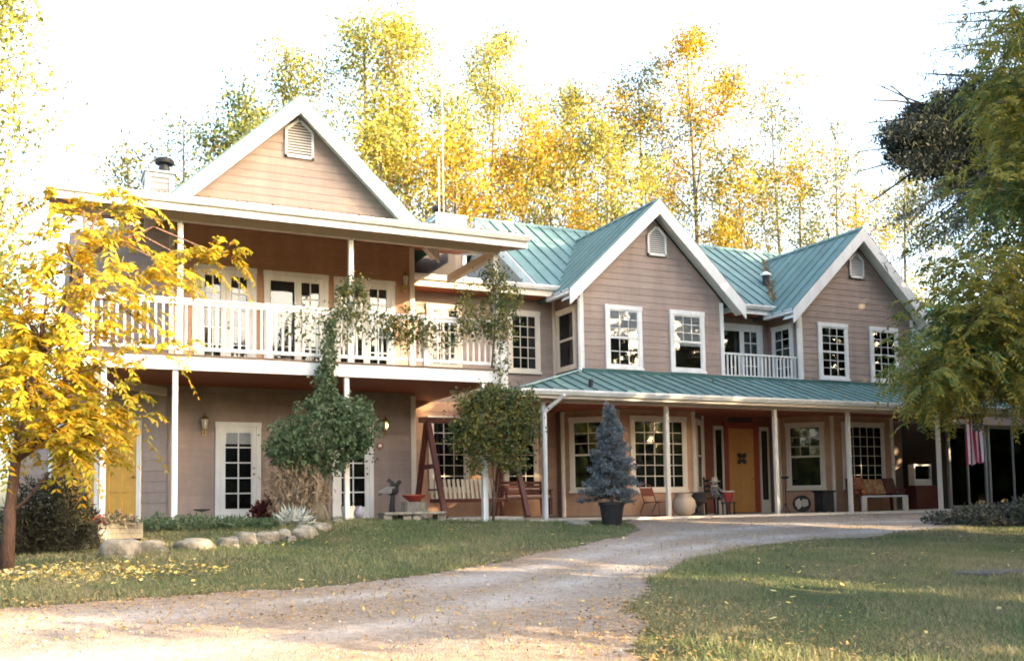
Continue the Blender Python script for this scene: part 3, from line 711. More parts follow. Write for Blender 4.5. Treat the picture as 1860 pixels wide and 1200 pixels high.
# --- gutters, fascias, soffits
def gutter(x0, x1, Y, z, mt=M_WHITE, d=0.12, h=0.12):
    """trough hung in front of a fascia; Y is its back, z its top"""
    prof = [(Y, z), (Y, z-h), (Y-d*0.6, z-h), (Y-d, z-h*0.35), (Y-d, z), (Y-d+.014, z), (Y-d+.014, z-h*0.35+.006), (Y-d*0.6+.006, z-h+.014), (Y-.012, z-h+.014), (Y-.012, z)]
    return hp('gutter', MB().prism([(x0, a, b) for a, b in prof], (x1-x0, 0, 0)), mt)
gutter(0.02, 9.50, 18.83, 5.79); hp('fascia', MB().box(0.04, 9.46, 18.831, 18.88, 5.53, 5.80), M_WHITE)
hp('fascia', MB().prism([(9.461, 18.88, 5.53), (9.461, 18.88, 5.80), (9.461, 22.6, 6.52), (9.461, 22.6, 6.25)], (0.045, 0, 0)), M_WHITE)
gutter(8.03, 12.52, 22.78, 5.74); hp('fascia', MB().box(8.03, 12.5, 22.781, 22.83, 5.46, 5.72), M_CREAM)
hp('eave_soffit', MB().box(8.03, 12.55, 22.83, 23.39, 5.46, 5.48), M_CEDAR)
gutter(17.1, 19.85, 22.78, 5.72); hp('fascia', MB().box(17.1, 19.84, 22.781, 22.83, 5.46, 5.70), M_WHITE); hp('eave_soffit', MB().box(17.1, 19.84, 22.83, 23.39, 5.46, 5.48), M_CEDAR)
gutter(PX0-.02, PX1, 19.78, 2.60); hp('fascia', MB().box(PX0, PX1, 19.781, 19.82, 2.41, 2.61), M_CREAM)
hp('fascia', MB().box(PX0-.0, PX0+.04, 19.822, 23.3, 2.41, 2.61), M_CREAM)
for xm in (14.825, 22.08):                      # eave returns at the gable feet
    for s in (-1, 1):
        xa = xm+s*2.72
        hp('eave_gutter', MB().box(xa-.07 if s > 0 else xa-.06, xa+.06 if s > 0 else xa+.07, 21.66, 22.9, 5.33, 5.46), M_WHITE)

# --- downspouts
def spout(pts, mt=M_WHITE, r=0.045): return hp('downspout', MB().tube(pts, r, 8), mt)
spout([(12.30, 22.66, 5.62), (12.36, 22.5, 5.48), (12.40, 22.1, 5.36), (12.49, 21.93, 5.25), (12.49, 21.93, 3.46), (12.40, 21.80, 3.38)], r=0.05)
spout([(19.55, 22.68, 5.6), (19.62, 22.4, 5.42), (19.74, 21.95, 5.3), (19.76, 21.93, 3.46)])
spout([(24.70, 21.85, 5.40), (24.62, 21.9, 5.26), (24.44, 21.94, 5.18), (24.44, 21.94, 3.46)])
spout([(10.78, 19.70, 2.50), (10.74, 19.80, 2.42), (10.55, 20.05, 2.20), (10.47, 20.10, 2.10), (10.47, 20.10, -0.33)], r=0.055)

# --- porch posts and beam
def post(x, y, z0, z1, w=0.10, mt=M_WHITE):
    o = hp('porch_post', MB().box(x-w/2, x+w/2, y-w/2, y+w/2, z0, z1), mt, bevel=0.008); return o
for x in (10.49, 13.9, 17.28, 19.8, 23.2): post(x, 20.2, FL, 2.36, mt=M_CREAM if x > 11 else M_WHITE)
hp('porch_beam', MB().box(10.0, 26.2, 20.13, 20.27, 2.36, 2.463), M_CREAM)
# --- balcony
YB = 19.4
for x in (0.74, 2.37, 5.71): post(x, YB+.02, 2.93, 5.52, 0.10, M_WHITE)
post(8.96, YB+.02, 2.93, 5.52, 0.12)
hp('balcony_beam', MB().box(0.6, 9.06, YB-.03, YB+.10, 5.50, 5.66), M_CREAM)
hp('balcony_beam', MB().box(8.90, 9.04, YB+.105, 22.1, 5.42, 5.60), M_CREAM)
for x, w in ((1.05, .10), (2.30, .10), (5.62, .10), (8.67, .12)): post(x, YB+.08, float(gz(x, YB))-.05, 2.635, w)
hp('rim_board', MB().box(0.55, 4.7, YB-.02, YB+.03, 2.64, 2.905), M_DECKW, bevel=0.004); hp('rim_board', MB().box(4.705, 9.02, YB-.02, YB+.03, 2.64, 2.90), M_DECKW, bevel=0.004)
hp('rim_board', MB().box(0.55, 0.60, YB+.031, 23.8, 2.64, 2.90), M_DECKW)
hp('deck_boards', MB().prism([(0.5, YB-.04, 2.908), (9.06, YB-.04, 2.908), (9.06, 23.38, 2.908), (8.01, 23.38, 2.908), (8.01, 21.97, 2.908), (2.40, 21.97, 2.908), (0.5, 23.87, 2.908)], (0, 0, 0.03)), M_DECKB)
for x in np.arange(0.7, 9.0, 0.45):
    hp('deck_joist', MB().box(x-.02, x+.02, YB+.035, 21.95 if x < 8 else 23.3, 2.69, 2.906), M_DECKB)
hp('deck_underside', MB().prism([(0.6, YB+.04, 2.655), (9.0, YB+.04, 2.655), (9.0, 23.38, 2.655), (8.01, 23.38, 2.655), (8.01, 21.97, 2.655), (2.40, 21.97, 2.655), (0.6, 23.77, 2.655)], (0, 0, 0.02)), M_CEDAR)
hp('brace', MB().beam((2.40, 21.9, 2.50), (1.55, 20.9, 2.50), 0.07, 0.16), M_CREAM)
hp('brace', MB().beam((0.75, 19.5, 2.62), (1.25, 19.6, 2.25), 0.06, 0.09), M_DECKW)
rail = bpy.data.objects.new('balcony_railing', None); link(rail, house)
hp('top_rail', MB().box(0.60, 8.98, YB-.045, YB+.045, 3.965, 4.015), M_WHITE, rail, bevel=0.006)
hp('sub_rail', MB().box(0.62, 8.96, YB-.02, YB+.02, 3.895, 3.962), M_WHITE, rail)
hp('bottom_rail', MB().box(0.62, 8.96, YB-.03, YB+.03, 3.02, 3.085), M_WHITE, rail)
newels = [0.72, 2.34, 4.04, 5.68, 7.31, 8.96]
for x in newels: hp('newel', MB().box(x-.055, x+.055, YB-.052, YB+.052, 2.939, 4.02), M_WHITE, rail, bevel=0.006)
bal = MB().box(-.021, .021, -.015, .015, 3.087, 3.894).mesh('baluster')
for a, b in zip(newels[:-1], newels[1:]):
    n = max(1, round((b-a)/0.137))
    for i in range(1, n): part('baluster', bal, M_WHITE, rail, loc=(a+(b-a)*i/n, YB, 0))
hp('top_rail', MB().box(0.60, 0.69, YB+.046, 23.75, 3.965, 4.015), M_WHITE, rail)
hp('bottom_rail', MB().box(0.615, 0.675, YB+.031, 23.75, 3.02, 3.085), M_WHITE, rail)
for i in range(1, 30): part('baluster', bal, M_WHITE, rail, loc=(0.645, YB+4.3*i/30, 0))
# right end of the deck: peeling boxed corner post
hp('corner_box', MB().box(9.03, 9.20, YB-.06, YB+.12, 2.52, 3.55), M_DECKW, bevel=0.006)
# --- small balcony between the gables
r2 = bpy.data.objects.new('small_balcony_railing', None); link(r2, house)
hp('top_rail', MB().box(17.12, 19.81, 22.0, 22.07, 4.08, 4.13), M_WHITE, r2); hp('bottom_rail', MB().box(17.12, 19.81, 22.01, 22.06, 3.45, 3.51), M_WHITE, r2)
bal2 = MB().box(-.02, .02, -.015, .015, 3.512, 4.078).mesh('baluster')
for i in range(1, 20): part('baluster', bal2, M_WHITE, r2, loc=(17.12+2.69*i/20, 22.035, 0))
hp('small_balcony_floor', MB().box(17.1, 19.83, 22.03, 23.39, 3.30, 3.42), M_DECKB)
# --- chimneys
def chimney(x0, x1, y0, y1, z0, z1, fx):
    c = hp('chimney', MB().box(x0, x1, y0, y1, z0, z1), M_SIDEBASE)
    z = 7.30
    while z < z1-.03:
        zt = min(z+.17, z1-.01)
        hp('siding_board', MB().add([(x0, y0-.001, z), (x1, y0-.001, z), (x1, y0-.001, zt), (x0, y0-.001, zt), (x0, y0-.022, z), (x1, y0-.022, z), (x1, y0-.006, zt), (x0, y0-.006, zt)], [(3,2,1,0),(4,5,6,7),(0,1,5,4),(1,2,6,5),(2,3,7,6),(3,0,4,7)]), M_CHIM, c)
        hp('siding_board', MB().add([(x0-.001, y1, z), (x0-.001, y0, z), (x0-.001, y0, zt), (x0-.001, y1, zt), (x0-.022, y1, z), (x0-.022, y0, z), (x0-.006, y0, zt), (x0-.006, y1, zt)], [(3,2,1,0),(4,5,6,7),(0,1,5,4),(1,2,6,5),(2,3,7,6),(3,0,4,7)]), M_CHIM, c)
        z = zt
    for x in (x0, x1): hp('chimney_trim', MB().box(x-.06, x+.06, y0-.045, y0+.05, z0, z1), M_WHITE, c)
    hp('chimney_trim', MB().box(x0-.061, x1+.061, y0-.047, y1+.05, z1-.09, z1+.012), M_WHITE, c)
    hp('chimney_cap', MB().prism([(x0-.1, y0-.1, z1+.013), (x1+.1, y0-.1, z1+.013), (x1+.1, y1+.1, z1+.013), (x0-.1, y1+.1, z1+.013)], (0, 0, 0.05)), M_METAL, c)
    hp('flue', MB().lathe([(0.14, 0), (0.14, 0.22), (0.11, 0.23), (0.11, 0.30), (0.22, 0.31), (0.24, 0.38), (0.20, 0.44), (0.02, 0.50)], 18, (fx, (y0+y1)/2, z1+.06)), M_BLACK, c, smoothf=False)
chimney(2.28, 2.84, 25.0, 25.7, 5.5, 8.20, 2.70)
chimney(10.22, 11.02, 26.0, 27.4, 5.5, 8.30, 10.55)
# --- annex front (in the shade of the tree)
for k, (x0, x1) in enumerate(((26.35, 28.1), (28.2, 30.6))):
    M = frame_matrix((x0, 22.6, FL), (1, 0))
    sd_ = bpy.data.objects.new('screen_door', None); link(sd_, house)
    w = x1-x0; mb = MB(); mb.box(0, .08, -.05, .05, 0, 2.7); mb.box(w-.08, w, -.05, .05, 0, 2.7); mb.box(.08, w-.08, -.05, .05, 2.6, 2.7); mb.box(.08, w-.08, -.05, .05, 0, .10); mb.box(w/2-.03, w/2+.03, -.04, .04, .10, 2.6)
    hp('door_frame', mb.xf(M), mat('grey_frame', (0.30, 0.29, 0.27), rough=0.5), sd_)
    hp('pane', MB().box(.08, w/2-.03, -.004, .004, .10, 2.6).xf(M), M_GLASS, sd_); hp('pane', MB().box(w/2+.03, w-.08, -.004, .004, .10, 2.6).xf(M), M_GLASS, sd_)
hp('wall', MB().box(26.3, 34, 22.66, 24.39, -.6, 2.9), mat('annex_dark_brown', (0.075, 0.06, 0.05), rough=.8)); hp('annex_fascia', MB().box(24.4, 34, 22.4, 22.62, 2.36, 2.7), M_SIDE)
hp('porch_post', MB().box(30.72, 30.9, 22.3, 22.48, -.5, 2.36), M_WHITE)

# ------------------------------------------------------------------ plants
def unit(a): return a/np.maximum(np.linalg.norm(a, axis=-1, keepdims=True), 1e-9)
def leaf_quads(C, size, aspect=0.6, droop=0.3, r=rng, dirs=None):
    """rhombic leaves at C; size array or scalar"""
    n = len(C); size = np.broadcast_to(size, (n,)).reshape(-1, 1)*r.uniform(0.7, 1.3, (n, 1))
    d = r.normal(size=(n, 3)) if dirs is None else dirs+r.normal(size=(n, 3))*0.35
    d[:, 2] -= droop; d = unit(d)
    s = unit(np.cross(d, r.normal(size=(n, 3)))); nn = np.cross(d, s)
    V = np.stack([C, C+d*size*0.45+s*size*aspect*0.5+nn*size*0.06, C+d*size, C+d*size*0.45-s*size*aspect*0.5+nn*size*0.06], 1)
    return V.reshape(-1, 3)
def fronds(O, D, L, k=7, ll=0.11, lw=0.035, droop=0.6, r=rng):
    """pinnate leaves: k pairs of leaflets along a drooping stalk"""
    n = len(O); L = np.broadcast_to(L, (n,)).reshape(-1, 1)*r.uniform(0.75, 1.25, (n, 1)); D = unit(D)
    side = unit(np.cross(D, np.array([0, 0, 1.0])+r.normal(size=(n, 3))*0.25)); out = []
    for i in range(k):
        t = (i+1.0)/k
        p = O+D*L*t; p = p+np.array([0, 0, -1.0])*droop*L*t*t*0.6
        tan = unit(D+np.array([0, 0, -1.0])*droop*t*1.2)
        for sg in (-1, 1):
            d = unit(side*sg*0.85+tan*0.5+np.array([0, 0, -0.35])+r.normal(size=(n, 3))*0.16)
            s = unit(np.cross(d, np.cross(tan, side)+r.normal(size=(n, 3))*0.3)); z = ll*(1.15-0.5*abs(t-0.45))*r.uniform(0.8, 1.2, (n, 1))
            out.append(np.stack([p, p+d*z*0.42+s*lw*0.5, p+d*z, p+d*z*0.42-s*lw*0.5], 1))
    V = np.concatenate(out, 0)
    return V.reshape(-1, 3)
def skeleton(r, H, r0, first=0.25, nl=22, lmax=3.0, up=0.9, twigs=6, lean=(0, 0), peak=0.35, sides=6):
    """tapered trunk with limbs and twigs; returns builder and the points leaves may grow from"""
    mb = MB(); T = []
    ph = r.uniform(0, 6.3, 4)
    for i in range(9):
        t = i/8; T.append(Vector((lean[0]*t+0.02*H*math.sin(2.5*t+ph[0])*t, lean[1]*t+0.02*H*math.sin(2.2*t+ph[1])*t, H*t)))
    mb.tube(T, [r0*(1.35 if i == 0 else 1)*(1-0.88*i/8) for i in range(9)], 8)
    def at(h):
        q = h*8; i = min(int(q), 7); return T[i].lerp(T[i+1], q-i)
    A = []
    for i in range(nl):
        h = first+(0.97-first)*((i+r.uniform(0, 1))/nl); az = i*2.39996+r.uniform(-.4, .4)
        k = (h-first)/(1-first); shape = (k/peak if k < peak else max(0.12, 1-(k-peak)/(1-peak)*0.92)); shape = 0.35+0.65*shape if k < peak else shape
        ln = lmax*shape*r.uniform(0.7, 1.15); b = at(h); el = up*r.uniform(0.6, 1.25)
        d = Vector((math.cos(az)*math.cos(el), math.sin(az)*math.cos(el), math.sin(el)))
        pts = [b]; 
        for j in range(1, 6):
            d = (d+Vector(r.normal(size=3)*0.12)+Vector((0, 0, 0.05))).normalized(); pts.append(pts[-1]+d*ln/5)
        rr = max(r0*(1-0.88*h)*0.5, 0.012)
        mb.tube(pts, [rr*(1-0.85*j/5) for j in range(6)], sides, cap=False)
        for j in (3, 4, 5): A.append(tuple(pts[j]))
        for q in range(twigs):
            f = r.uniform(0.25, 1.0)*5; j = min(int(f), 4); s0 = pts[j].lerp(pts[j+1], f-j)
            dd = (d*0.6+Vector(r.normal(size=3)*0.7)+Vector((0, 0, 0.2))).normalized(); tl = ln*r.uniform(0.18, 0.38)
            p1 = s0+dd*tl*0.5; p2 = p1+(dd+Vector(r.normal(size=3)*0.3)).normalized()*tl*0.5
            mb.tube([s0, p1, p2], [rr*0.3, rr*0.2, 0.004], 4, cap=False); A += [tuple(p1), tuple(p2)]
    return mb, np.array(A)
def scatter(A, n, sig, r, w=None):
    i = r.integers(0, len(A), n); return A[i]+r.normal(size=(n, 3))*sig
ML_YEL = leafmat('yellow_aspen_leaf', [(0.35, 0.32, 0.055), (0.34, 0.25, 0.03), (0.37, 0.35, 0.085), (0.12, 0.14, 0.045), (0.22, 0.235, 0.05)], 0.38)
ML_ORG = leafmat('orange_aspen_leaf', [(0.42, 0.20, 0.025), (0.44, 0.26, 0.025), (0.41, 0.30, 0.035), (0.14, 0.14, 0.04), (0.32, 0.22, 0.03)], 0.38)
ML_OLV = leafmat('olive_cottonwood_leaf', [(0.26, 0.23, 0.035), (0.14, 0.15, 0.035), (0.09, 0.10, 0.035), (0.34, 0.25, 0.03)], 0.4)
ML_GRN = leafmat('grey_green_leaf', [(0.10, 0.13, 0.04), (0.07, 0.10, 0.035), (0.16, 0.17, 0.05), (0.26, 0.22, 0.05)], 0.4)
ML_GOLD = leafmat('golden_locust_leaflet', [(0.49, 0.32, 0.02), (0.43, 0.21, 0.014), (0.49, 0.38, 0.04), (0.25, 0.25, 0.03), (0.44, 0.27, 0.018)], 0.42, clump=1.8)
ML_LOC = leafmat('green_locust_leaflet', [(0.06, 0.115, 0.045), (0.10, 0.145, 0.05), (0.165, 0.17, 0.04), (0.28, 0.21, 0.035), (0.11, 0.15, 0.05)], 0.45, clump=0.8)
ML_CON = leafmat('dark_conifer_needle', [(0.025, 0.034, 0.026), (0.036, 0.046, 0.036), (0.018, 0.023, 0.020), (0.052, 0.062, 0.048)], 0.15)
ML_CONB = leafmat('blue_grey_needle', [(0.07, 0.10, 0.085), (0.10, 0.135, 0.12), (0.05, 0.075, 0.06), (0.12, 0.15, 0.12)], 0.25)
ML_SPR = leafmat('blue_spruce_needle', [(0.17, 0.195, 0.205), (0.25, 0.275, 0.285), (0.10, 0.12, 0.12), (0.33, 0.35, 0.36)], 0.15, clump=3)
ML_VINE = leafmat('vine_leaf', [(0.045, 0.085, 0.035), (0.08, 0.125, 0.06), (0.13, 0.175, 0.10), (0.06, 0.10, 0.045)], 0.35, clump=3)
ML_VIN2 = leafmat('yellowing_vine_leaf', [(0.05, 0.08, 0.03), (0.09, 0.115, 0.05), (0.07, 0.095, 0.04), (0.24, 0.21, 0.045), (0.14, 0.15, 0.08)], 0.35, clump=2.5)
ML_SHRUB = leafmat('dark_shrub_leaf', [(0.02, 0.022, 0.016), (0.035, 0.035, 0.022), (0.05, 0.05, 0.035)], 0.15, clump=2)
ML_GRASS = leafmat('grass_blade', [(0.10, 0.14, 0.06), (0.14, 0.175, 0.078), (0.18, 0.195, 0.09), (0.26, 0.23, 0.125), (0.33, 0.275, 0.165)], 0.25, clump=0.6)
ML_FALL = leafmat('fallen_yellow_leaf', [(0.70, 0.50, 0.06), (0.75, 0.62, 0.22), (0.55, 0.33, 0.05), (0.80, 0.72, 0.45)], 0.2)
ML_LITTER = leafmat('brown_leaf_litter', [(0.36, 0.20, 0.07), (0.45, 0.28, 0.10), (0.25, 0.14, 0.06), (0.55, 0.36, 0.12)], 0.1)
ML_SHADE = leafmat('green_shade_leaf', [(0.05, 0.08, 0.02), (0.09, 0.11, 0.03), (0.22, 0.18, 0.03)], 0.25)

def make_tree(name, label, cat, loc, H, r0, leaf, n, size, seed, group=None, bark=None, sig=0.3, clump=None, **kw):
    r = np.random.default_rng(seed)
    t = thing(name, label, cat, loc, r.uniform(0, 6), group)
    mb, A = skeleton(r, H, r0, **kw)
    local('trunk', mb, bark or M_BARK, t, smoothf=True)
    if clump:                                   # leaves gather in bunches of uneven size, leaving gaps
        C = A[r.uniform(size=len(A)) < clump]; w = r.uniform(0.15, 1, len(C))**2; w /= w.sum()
        i = r.choice(len(C), n, p=w); P = C[i]+r.normal(size=(n, 3))*sig*(0.7+0.9*(w[i]/w.max())[:, None])
    else: P = scatter(A, n, sig, r)
    V = leaf_quads(P, size, 0.75, 0.3, r)
    local('crown', npmesh('crown', V, 4, leaf), None, t)
    return t
BT = 'autumn trees behind the house'
def bgt(px, ytop, Y, label, leaf, n, seed, lmax=2.6, first=0.3, size=0.15, **kw):
    top = PY(px, ytop, Y); z0 = float(gz(top[0], Y))
    return make_tree(kw.pop('name', 'aspen_tree'), label, 'tree', (top[0], Y, z0), top[2]-z0, 0.20, leaf, int(n*1.25), size*0.95, seed, BT, sig=0.32, lmax=lmax*2.1, first=first*0.8, nl=20, twigs=9, up=0.78, peak=0.45, clump=0.45, **kw)
bgt(660, 15, 40, 'tall bright yellow aspen just right of the left gable peak', ML_YEL, 11000, 11, lmax=3.0)
bgt(745, 40, 38, 'tall yellow aspen behind the antenna masts', ML_YEL, 11000, 12, lmax=2.7)
bgt(880, 60, 42, 'sparse yellow aspen above the right chimney', ML_YEL, 8500, 13, lmax=2.8)
bgt(955, 190, 37, 'golden orange aspen behind the left end of the main roof ridge', ML_ORG, 10500, 14, lmax=2.9)
bgt(1050, 160, 43, 'thin yellow aspen left of the middle gable peak', ML_YEL, 8000, 15, lmax=2.6)
bgt(1145, 130, 41, 'yellow aspen rising directly behind the middle gable peak', ML_OLV, 9000, 16, lmax=2.9)
bgt(1255, 55, 38, 'tallest orange and yellow aspen right of the middle gable peak', ML_ORG, 14000, 17, lmax=3.2)
bgt(1345, 290, 36, 'short olive cottonwood in the dip between the two gables', ML_OLV, 5000, 18, lmax=2.6, name='cottonwood_tree')
bgt(1415, 180, 42, 'thin olive cottonwood with sky showing through left of right gable', ML_OLV, 4000, 19, lmax=2.6, name='cottonwood_tree')
bgt(1510, 235, 44, 'thin half bare cottonwood behind the right gable peak', ML_OLV, 3600, 20, lmax=2.9, name='cottonwood_tree')
bgt(515, 85, 41, 'narrow yellow aspen left of the left gable peak', ML_YEL, 5500, 21, lmax=1.4)
bgt(440, 165, 38, 'greyish green cottonwood low behind the left gable rake', ML_GRN, 7000, 22, lmax=1.9, name='cottonwood_tree')
bgt(230, 270, 40, 'small sparse tree left of the left chimney', ML_OLV, 3000, 23, lmax=1.6, name='cottonwood_tree')
bgt(320, 215, 44, 'almost bare thin tree behind the left chimney', ML_GRN, 1500, 24, lmax=1.8, name='cottonwood_tree')
bgt(1640, 300, 40, 'half bare cottonwood far behind the dark conifer', ML_OLV, 6000, 25, lmax=2.6, name='cottonwood_tree')
bgt(820, 270, 35, 'low golden tree behind the right chimney', ML_ORG, 7000, 26, lmax=2.4)
for px_, yt_, Y_, lf_, lb_ in ((700,250,36,ML_YEL,'low yellow tree just above the right rake of the left gable'),(905,300,46,ML_OLV,'low olive tree behind the left end of the main ridge'),(1010,260,47,ML_ORG,'low orange tree behind the valley left of the middle gable'),(1095,240,35,ML_YEL,'low yellow tree touching the left slope of the middle gable'),(1300,300,45,ML_ORG,'low orange tree in the dip right of the middle gable peak'),(1455,310,36,ML_OLV,'low olive tree above the left slope of the right gable'),(1565,330,38,ML_ORG,'low orange tree right of the right gable peak')):
    bgt(px_, yt_, Y_, lb_, lf_, 6500 if px_ < 1250 else 3600, int(px_), lmax=2.6 if px_ < 1250 else 2.0, first=0.25)
bgt(-25, -80, 30, 'tall loose yellow tree at the far left edge', ML_YEL, 3600, 27, lmax=1.1, first=0.3)
bgt(-60, 330, 34, 'round yellow tree beyond the left end of the house', ML_YEL, 4500, 28, lmax=1.5, first=0.1)
bgt(70, 640, 45, 'low hazy olive tree seen past the left corner of the house', ML_OLV, 6000, 29, lmax=3.0, first=0.05, name='cottonwood_tree')

# unseen trees added right of the view, sized and spaced to shade the house front
ca, sa = math.cos(rad(SUN_AZ)), math.sin(rad(SUN_AZ))
for i, (c, s, H, lm) in enumerate(((10.4, 9, 8.2, 3.6), (17.3, 10.5, 21.5, 3.2), (20.7, 6, 8.6, 2.3), (25.5, 11.5, 15.6, 3.2), (28.5, 11.5, 14.5, 3.8), (32.5, 13, 16, 3.8), (36.5, 14, 16, 3.8), (14.8, 18, 17, 3.0), (18.3, 17, 23.5, 2.4), (25.0, 19, 19, 2.6), (29.5, 20, 20, 4.2))):
    x = ca*c+sa*s; y = sa*c-ca*s
    make_tree('unseen_tree', 'unseen green shade tree right of the camera, number %s along the row' % ('one two three four five six seven eight nine ten eleven'.split()[i]), 'tree', (x, y, float(gz(x, y))), H, 0.28, ML_SHADE, 12000 if i == 1 else 5600, 0.44, 60+i, 'unseen shade trees right of the view', sig=0.5, lmax=lm, first=0.14, nl=30, twigs=5, up=0.55, peak=0.68 if i == 1 else 0.45)

for i, (x, y, H) in enumerate(((-9, -9, 11), (1, -17, 12), (9, -20, 12), (-17, 0, 11))):  # unseen trees added behind the camera to darken window reflections
    make_tree('unseen_tree', 'unseen dark green tree in the wood behind the camera, number %s' % ('one two three four five six seven eight'.split()[i]), 'tree', (x, y, float(gz(x, y))), H, 0.28, ML_SHADE, 5000, 0.5, 80+i, 'wood behind the camera', sig=0.55, lmax=4.2, first=0.08, nl=28, twigs=5, up=0.5, peak=0.4)
ring0 = None  # ring of unseen trees added so the windows reflect dark
for i, a in enumerate(range(66, 330, 12)):
    x, y = 42*math.sin(rad(a)), 42*math.cos(rad(a))
    lb = 'unseen broad dark tree in the ring round the garden'
    if ring0 is None:
        ring0 = make_tree('unseen_ring_tree', lb, 'tree', (x, y, float(gz(x, y))), 7.5, 0.30, ML_SHADE, 4200, 0.75, 140, 'unseen ring of trees round the garden', sig=0.9, lmax=5.5, first=0.02, nl=30, twigs=5, up=0.35, peak=0.3)
    else:
        t2 = ring0.copy(); COL.objects.link(t2); t2.location = (x, y, float(gz(x, y))); t2.rotation_euler = (0, 0, a*1.7)
        for c_ in list(ring0.children): k2 = c_.copy(); COL.objects.link(k2); k2.parent = t2
def limb_tree(name, label, base, tips, mid, r0, bark, leafmat_, nf, L, k, ll, lw, droop, seed, spread=0.25, dirz=0.25, group=None):
    """a tree whose limbs reach given tips, each tip a spray of pinnate leaves"""
    r = np.random.default_rng(seed); base = np.array(base)
    t = thing(name, label, 'tree', base, 0, group)
    mb = MB(); mid = [np.array(q)-base for q in mid]
    mb.tube([np.zeros(3)]+mid, [r0*1.25]+[r0*(0.95-0.6*i/len(mid)) for i in range(len(mid))], 10)
    O = []; D = []
    for tip in tips:
        tp = np.array(tip)-base
        m0 = min(mid, key=lambda q: np.linalg.norm(q+np.array([0, 0, 0.5])-tp)); c = (m0+tp)/2+np.array([0, 0, 0.18*np.linalg.norm(tp-m0)])+r.normal(size=3)*0.06
        pts = [m0, m0*.6+c*.4+r.normal(size=3)*.03, c, c*.4+tp*.6+r.normal(size=3)*.03, tp]
        mb.tube(pts, [r0*0.32, r0*0.26, r0*0.2, r0*0.13, 0.006], 6, cap=False)
        o = tp+r.normal(size=(nf, 3))*spread*np.array([1, 1, 0.7])
        O.append(o); d = o-(tp-np.array([0, 0, 0.1])); d = unit(d)+r.normal(size=(nf, 3))*0.5; d[:, 2] += dirz; D.append(d)
    local('trunk', mb, bark, t, smoothf=True)
    V = fronds(np.concatenate(O), np.concatenate(D), L, k, ll, lw, droop, r)
    local('crown', npmesh('crown', V, 4, leafmat_), None, t)
    return t
# golden tree at the left edge
r_ = np.random.default_rng(5)
tb = PG(12, 1036)
def at_tree(x, y, dy=0.9): return PY(x, y, tb[1]+r_.uniform(-dy, dy))
tips_px = [(105,375),(150,400),(215,375),(195,430),(120,440),(80,490),(150,500),(205,515),(90,550),(145,560),(230,565),(170,600),(310,490),(355,478),(400,465),(285,520),(60,590),(20,570),(40,640),(85,660),(135,690),(185,660),(290,635),(20,700),(65,725),(115,740),(165,745),(205,715),(240,765),(20,770),(60,790),(105,800),(150,815),(185,785),(135,835),(160,770),(-30,560),(-40,650),(-60,730),(-30,790),(-90,600),(-20,500),(10,630),(95,620),(40,750),(90,770),(0,670),(130,780),(50,690)]
limb_tree('locust_tree', 'golden yellow tree with feathery leaves and reddish trunk at the left edge', tb, [at_tree(*p) for p in tips_px], [at_tree(18, 930, 0), at_tree(28, 840, 0), at_tree(45, 740, 0.1), at_tree(80, 640, 0.2), at_tree(130, 540, 0.2), at_tree(160, 460, 0.2)], 0.075, mat('dark_brown_bark', (0.15, 0.085, 0.06), (0.06, 0.035, 0.028), rough=0.9, scale=9, stretch=(3, 3, 1), bump=1.0, bscale=30), ML_GOLD, 17, 0.40, 9, 0.115, 0.040, 1.1, 3, spread=0.125)

# green tree with hanging leaves at the right edge
rb = PG(1950, 1005)
def at_r(x, y, dy=1.0): return PY(x, y, rb[1]+0.4+r_.uniform(-dy, dy))
tips = []
for (x0, x1, y0, y1, n) in ((1740,1920,440,560,24),(1715,1920,560,660,32),(1685,1750,650,715,17),(1750,1830,580,655,14),(1850,1940,640,720,16),(1800,1940,300,440,16),(1800,1930,150,320,18),(1830,1950,0,160,16),(1900,2050,100,700,16)):
    for k in range(n): tips.append(at_r(r_.uniform(x0, x1), r_.uniform(y0, y1)))
limb_tree('locust_tree', 'green and olive tree with drooping feathery branches at the right edge', rb, tips, [at_r(1950, 900, 0), at_r(1945, 760, 0), at_r(1930, 620, 0), at_r(1925, 450, 0), at_r(1930, 250, 0), at_r(1940, 60, 0)], 0.15, M_BARK, ML_LOC, 24, 0.34, 9, 0.115, 0.034, 1.0, 9, spread=0.27, dirz=0.0)
# dark conifer behind it
cy_ = 15.5
cb = PY(1900, 900, cy_); cb[2] = float(gz(cb[0], cb[1]))
con = thing('conifer_tree', 'dark dense conifer with dead twigs poking out above the right gable', 'tree', cb)
mb = MB(); topc = PY(1890, -120, cy_)-cb
mb.tube([(0, 0, 0), topc*0.5, topc], [0.22, 0.15, 0.04], 8)
A = []; B = []; r2_ = np.random.default_rng(31)
def bough(x0, y0, x1, y1, n, sag, store, w=0.28):
    a = PY(x0, y0, cy_+r2_.uniform(-.5, .5))-cb; b = PY(x1, y1, cy_+r2_.uniform(-.9, .9))-cb
    c = (a+b)/2+np.array([0, 0, sag]); mb.tube([a, c, b], [0.035, 0.022, 0.006], 5, cap=False)
    t = r2_.uniform(0.05, 1, (n, 1))**0.8; p = (1-t)**2*a+2*t*(1-t)*c+t*t*b
    store.append(p+r2_.normal(size=(n, 3))*np.array([w, w, w*0.55]))
for k in range(52): y = r2_.normal(255, 38); bough(1880, y-r2_.uniform(-30, 70), 1598+95*((y-255)/80)**2+abs(r2_.normal(0, 40)), y+r2_.uniform(-8, 14), int(r2_.uniform(450, 950)), 0.08, A, r2_.uniform(.07, .15))
for k in range(30): y = r2_.uniform(345, 480); bough(1860, y-90, r2_.uniform(1600, 1770), y, 230, 0.35, B, 0.15)
for k in range(14): y = r2_.uniform(20, 170); bough(1890, y, r2_.uniform(1650, 1790), y+r2_.uniform(-30, 40), 170, 0.1, B, 0.17)
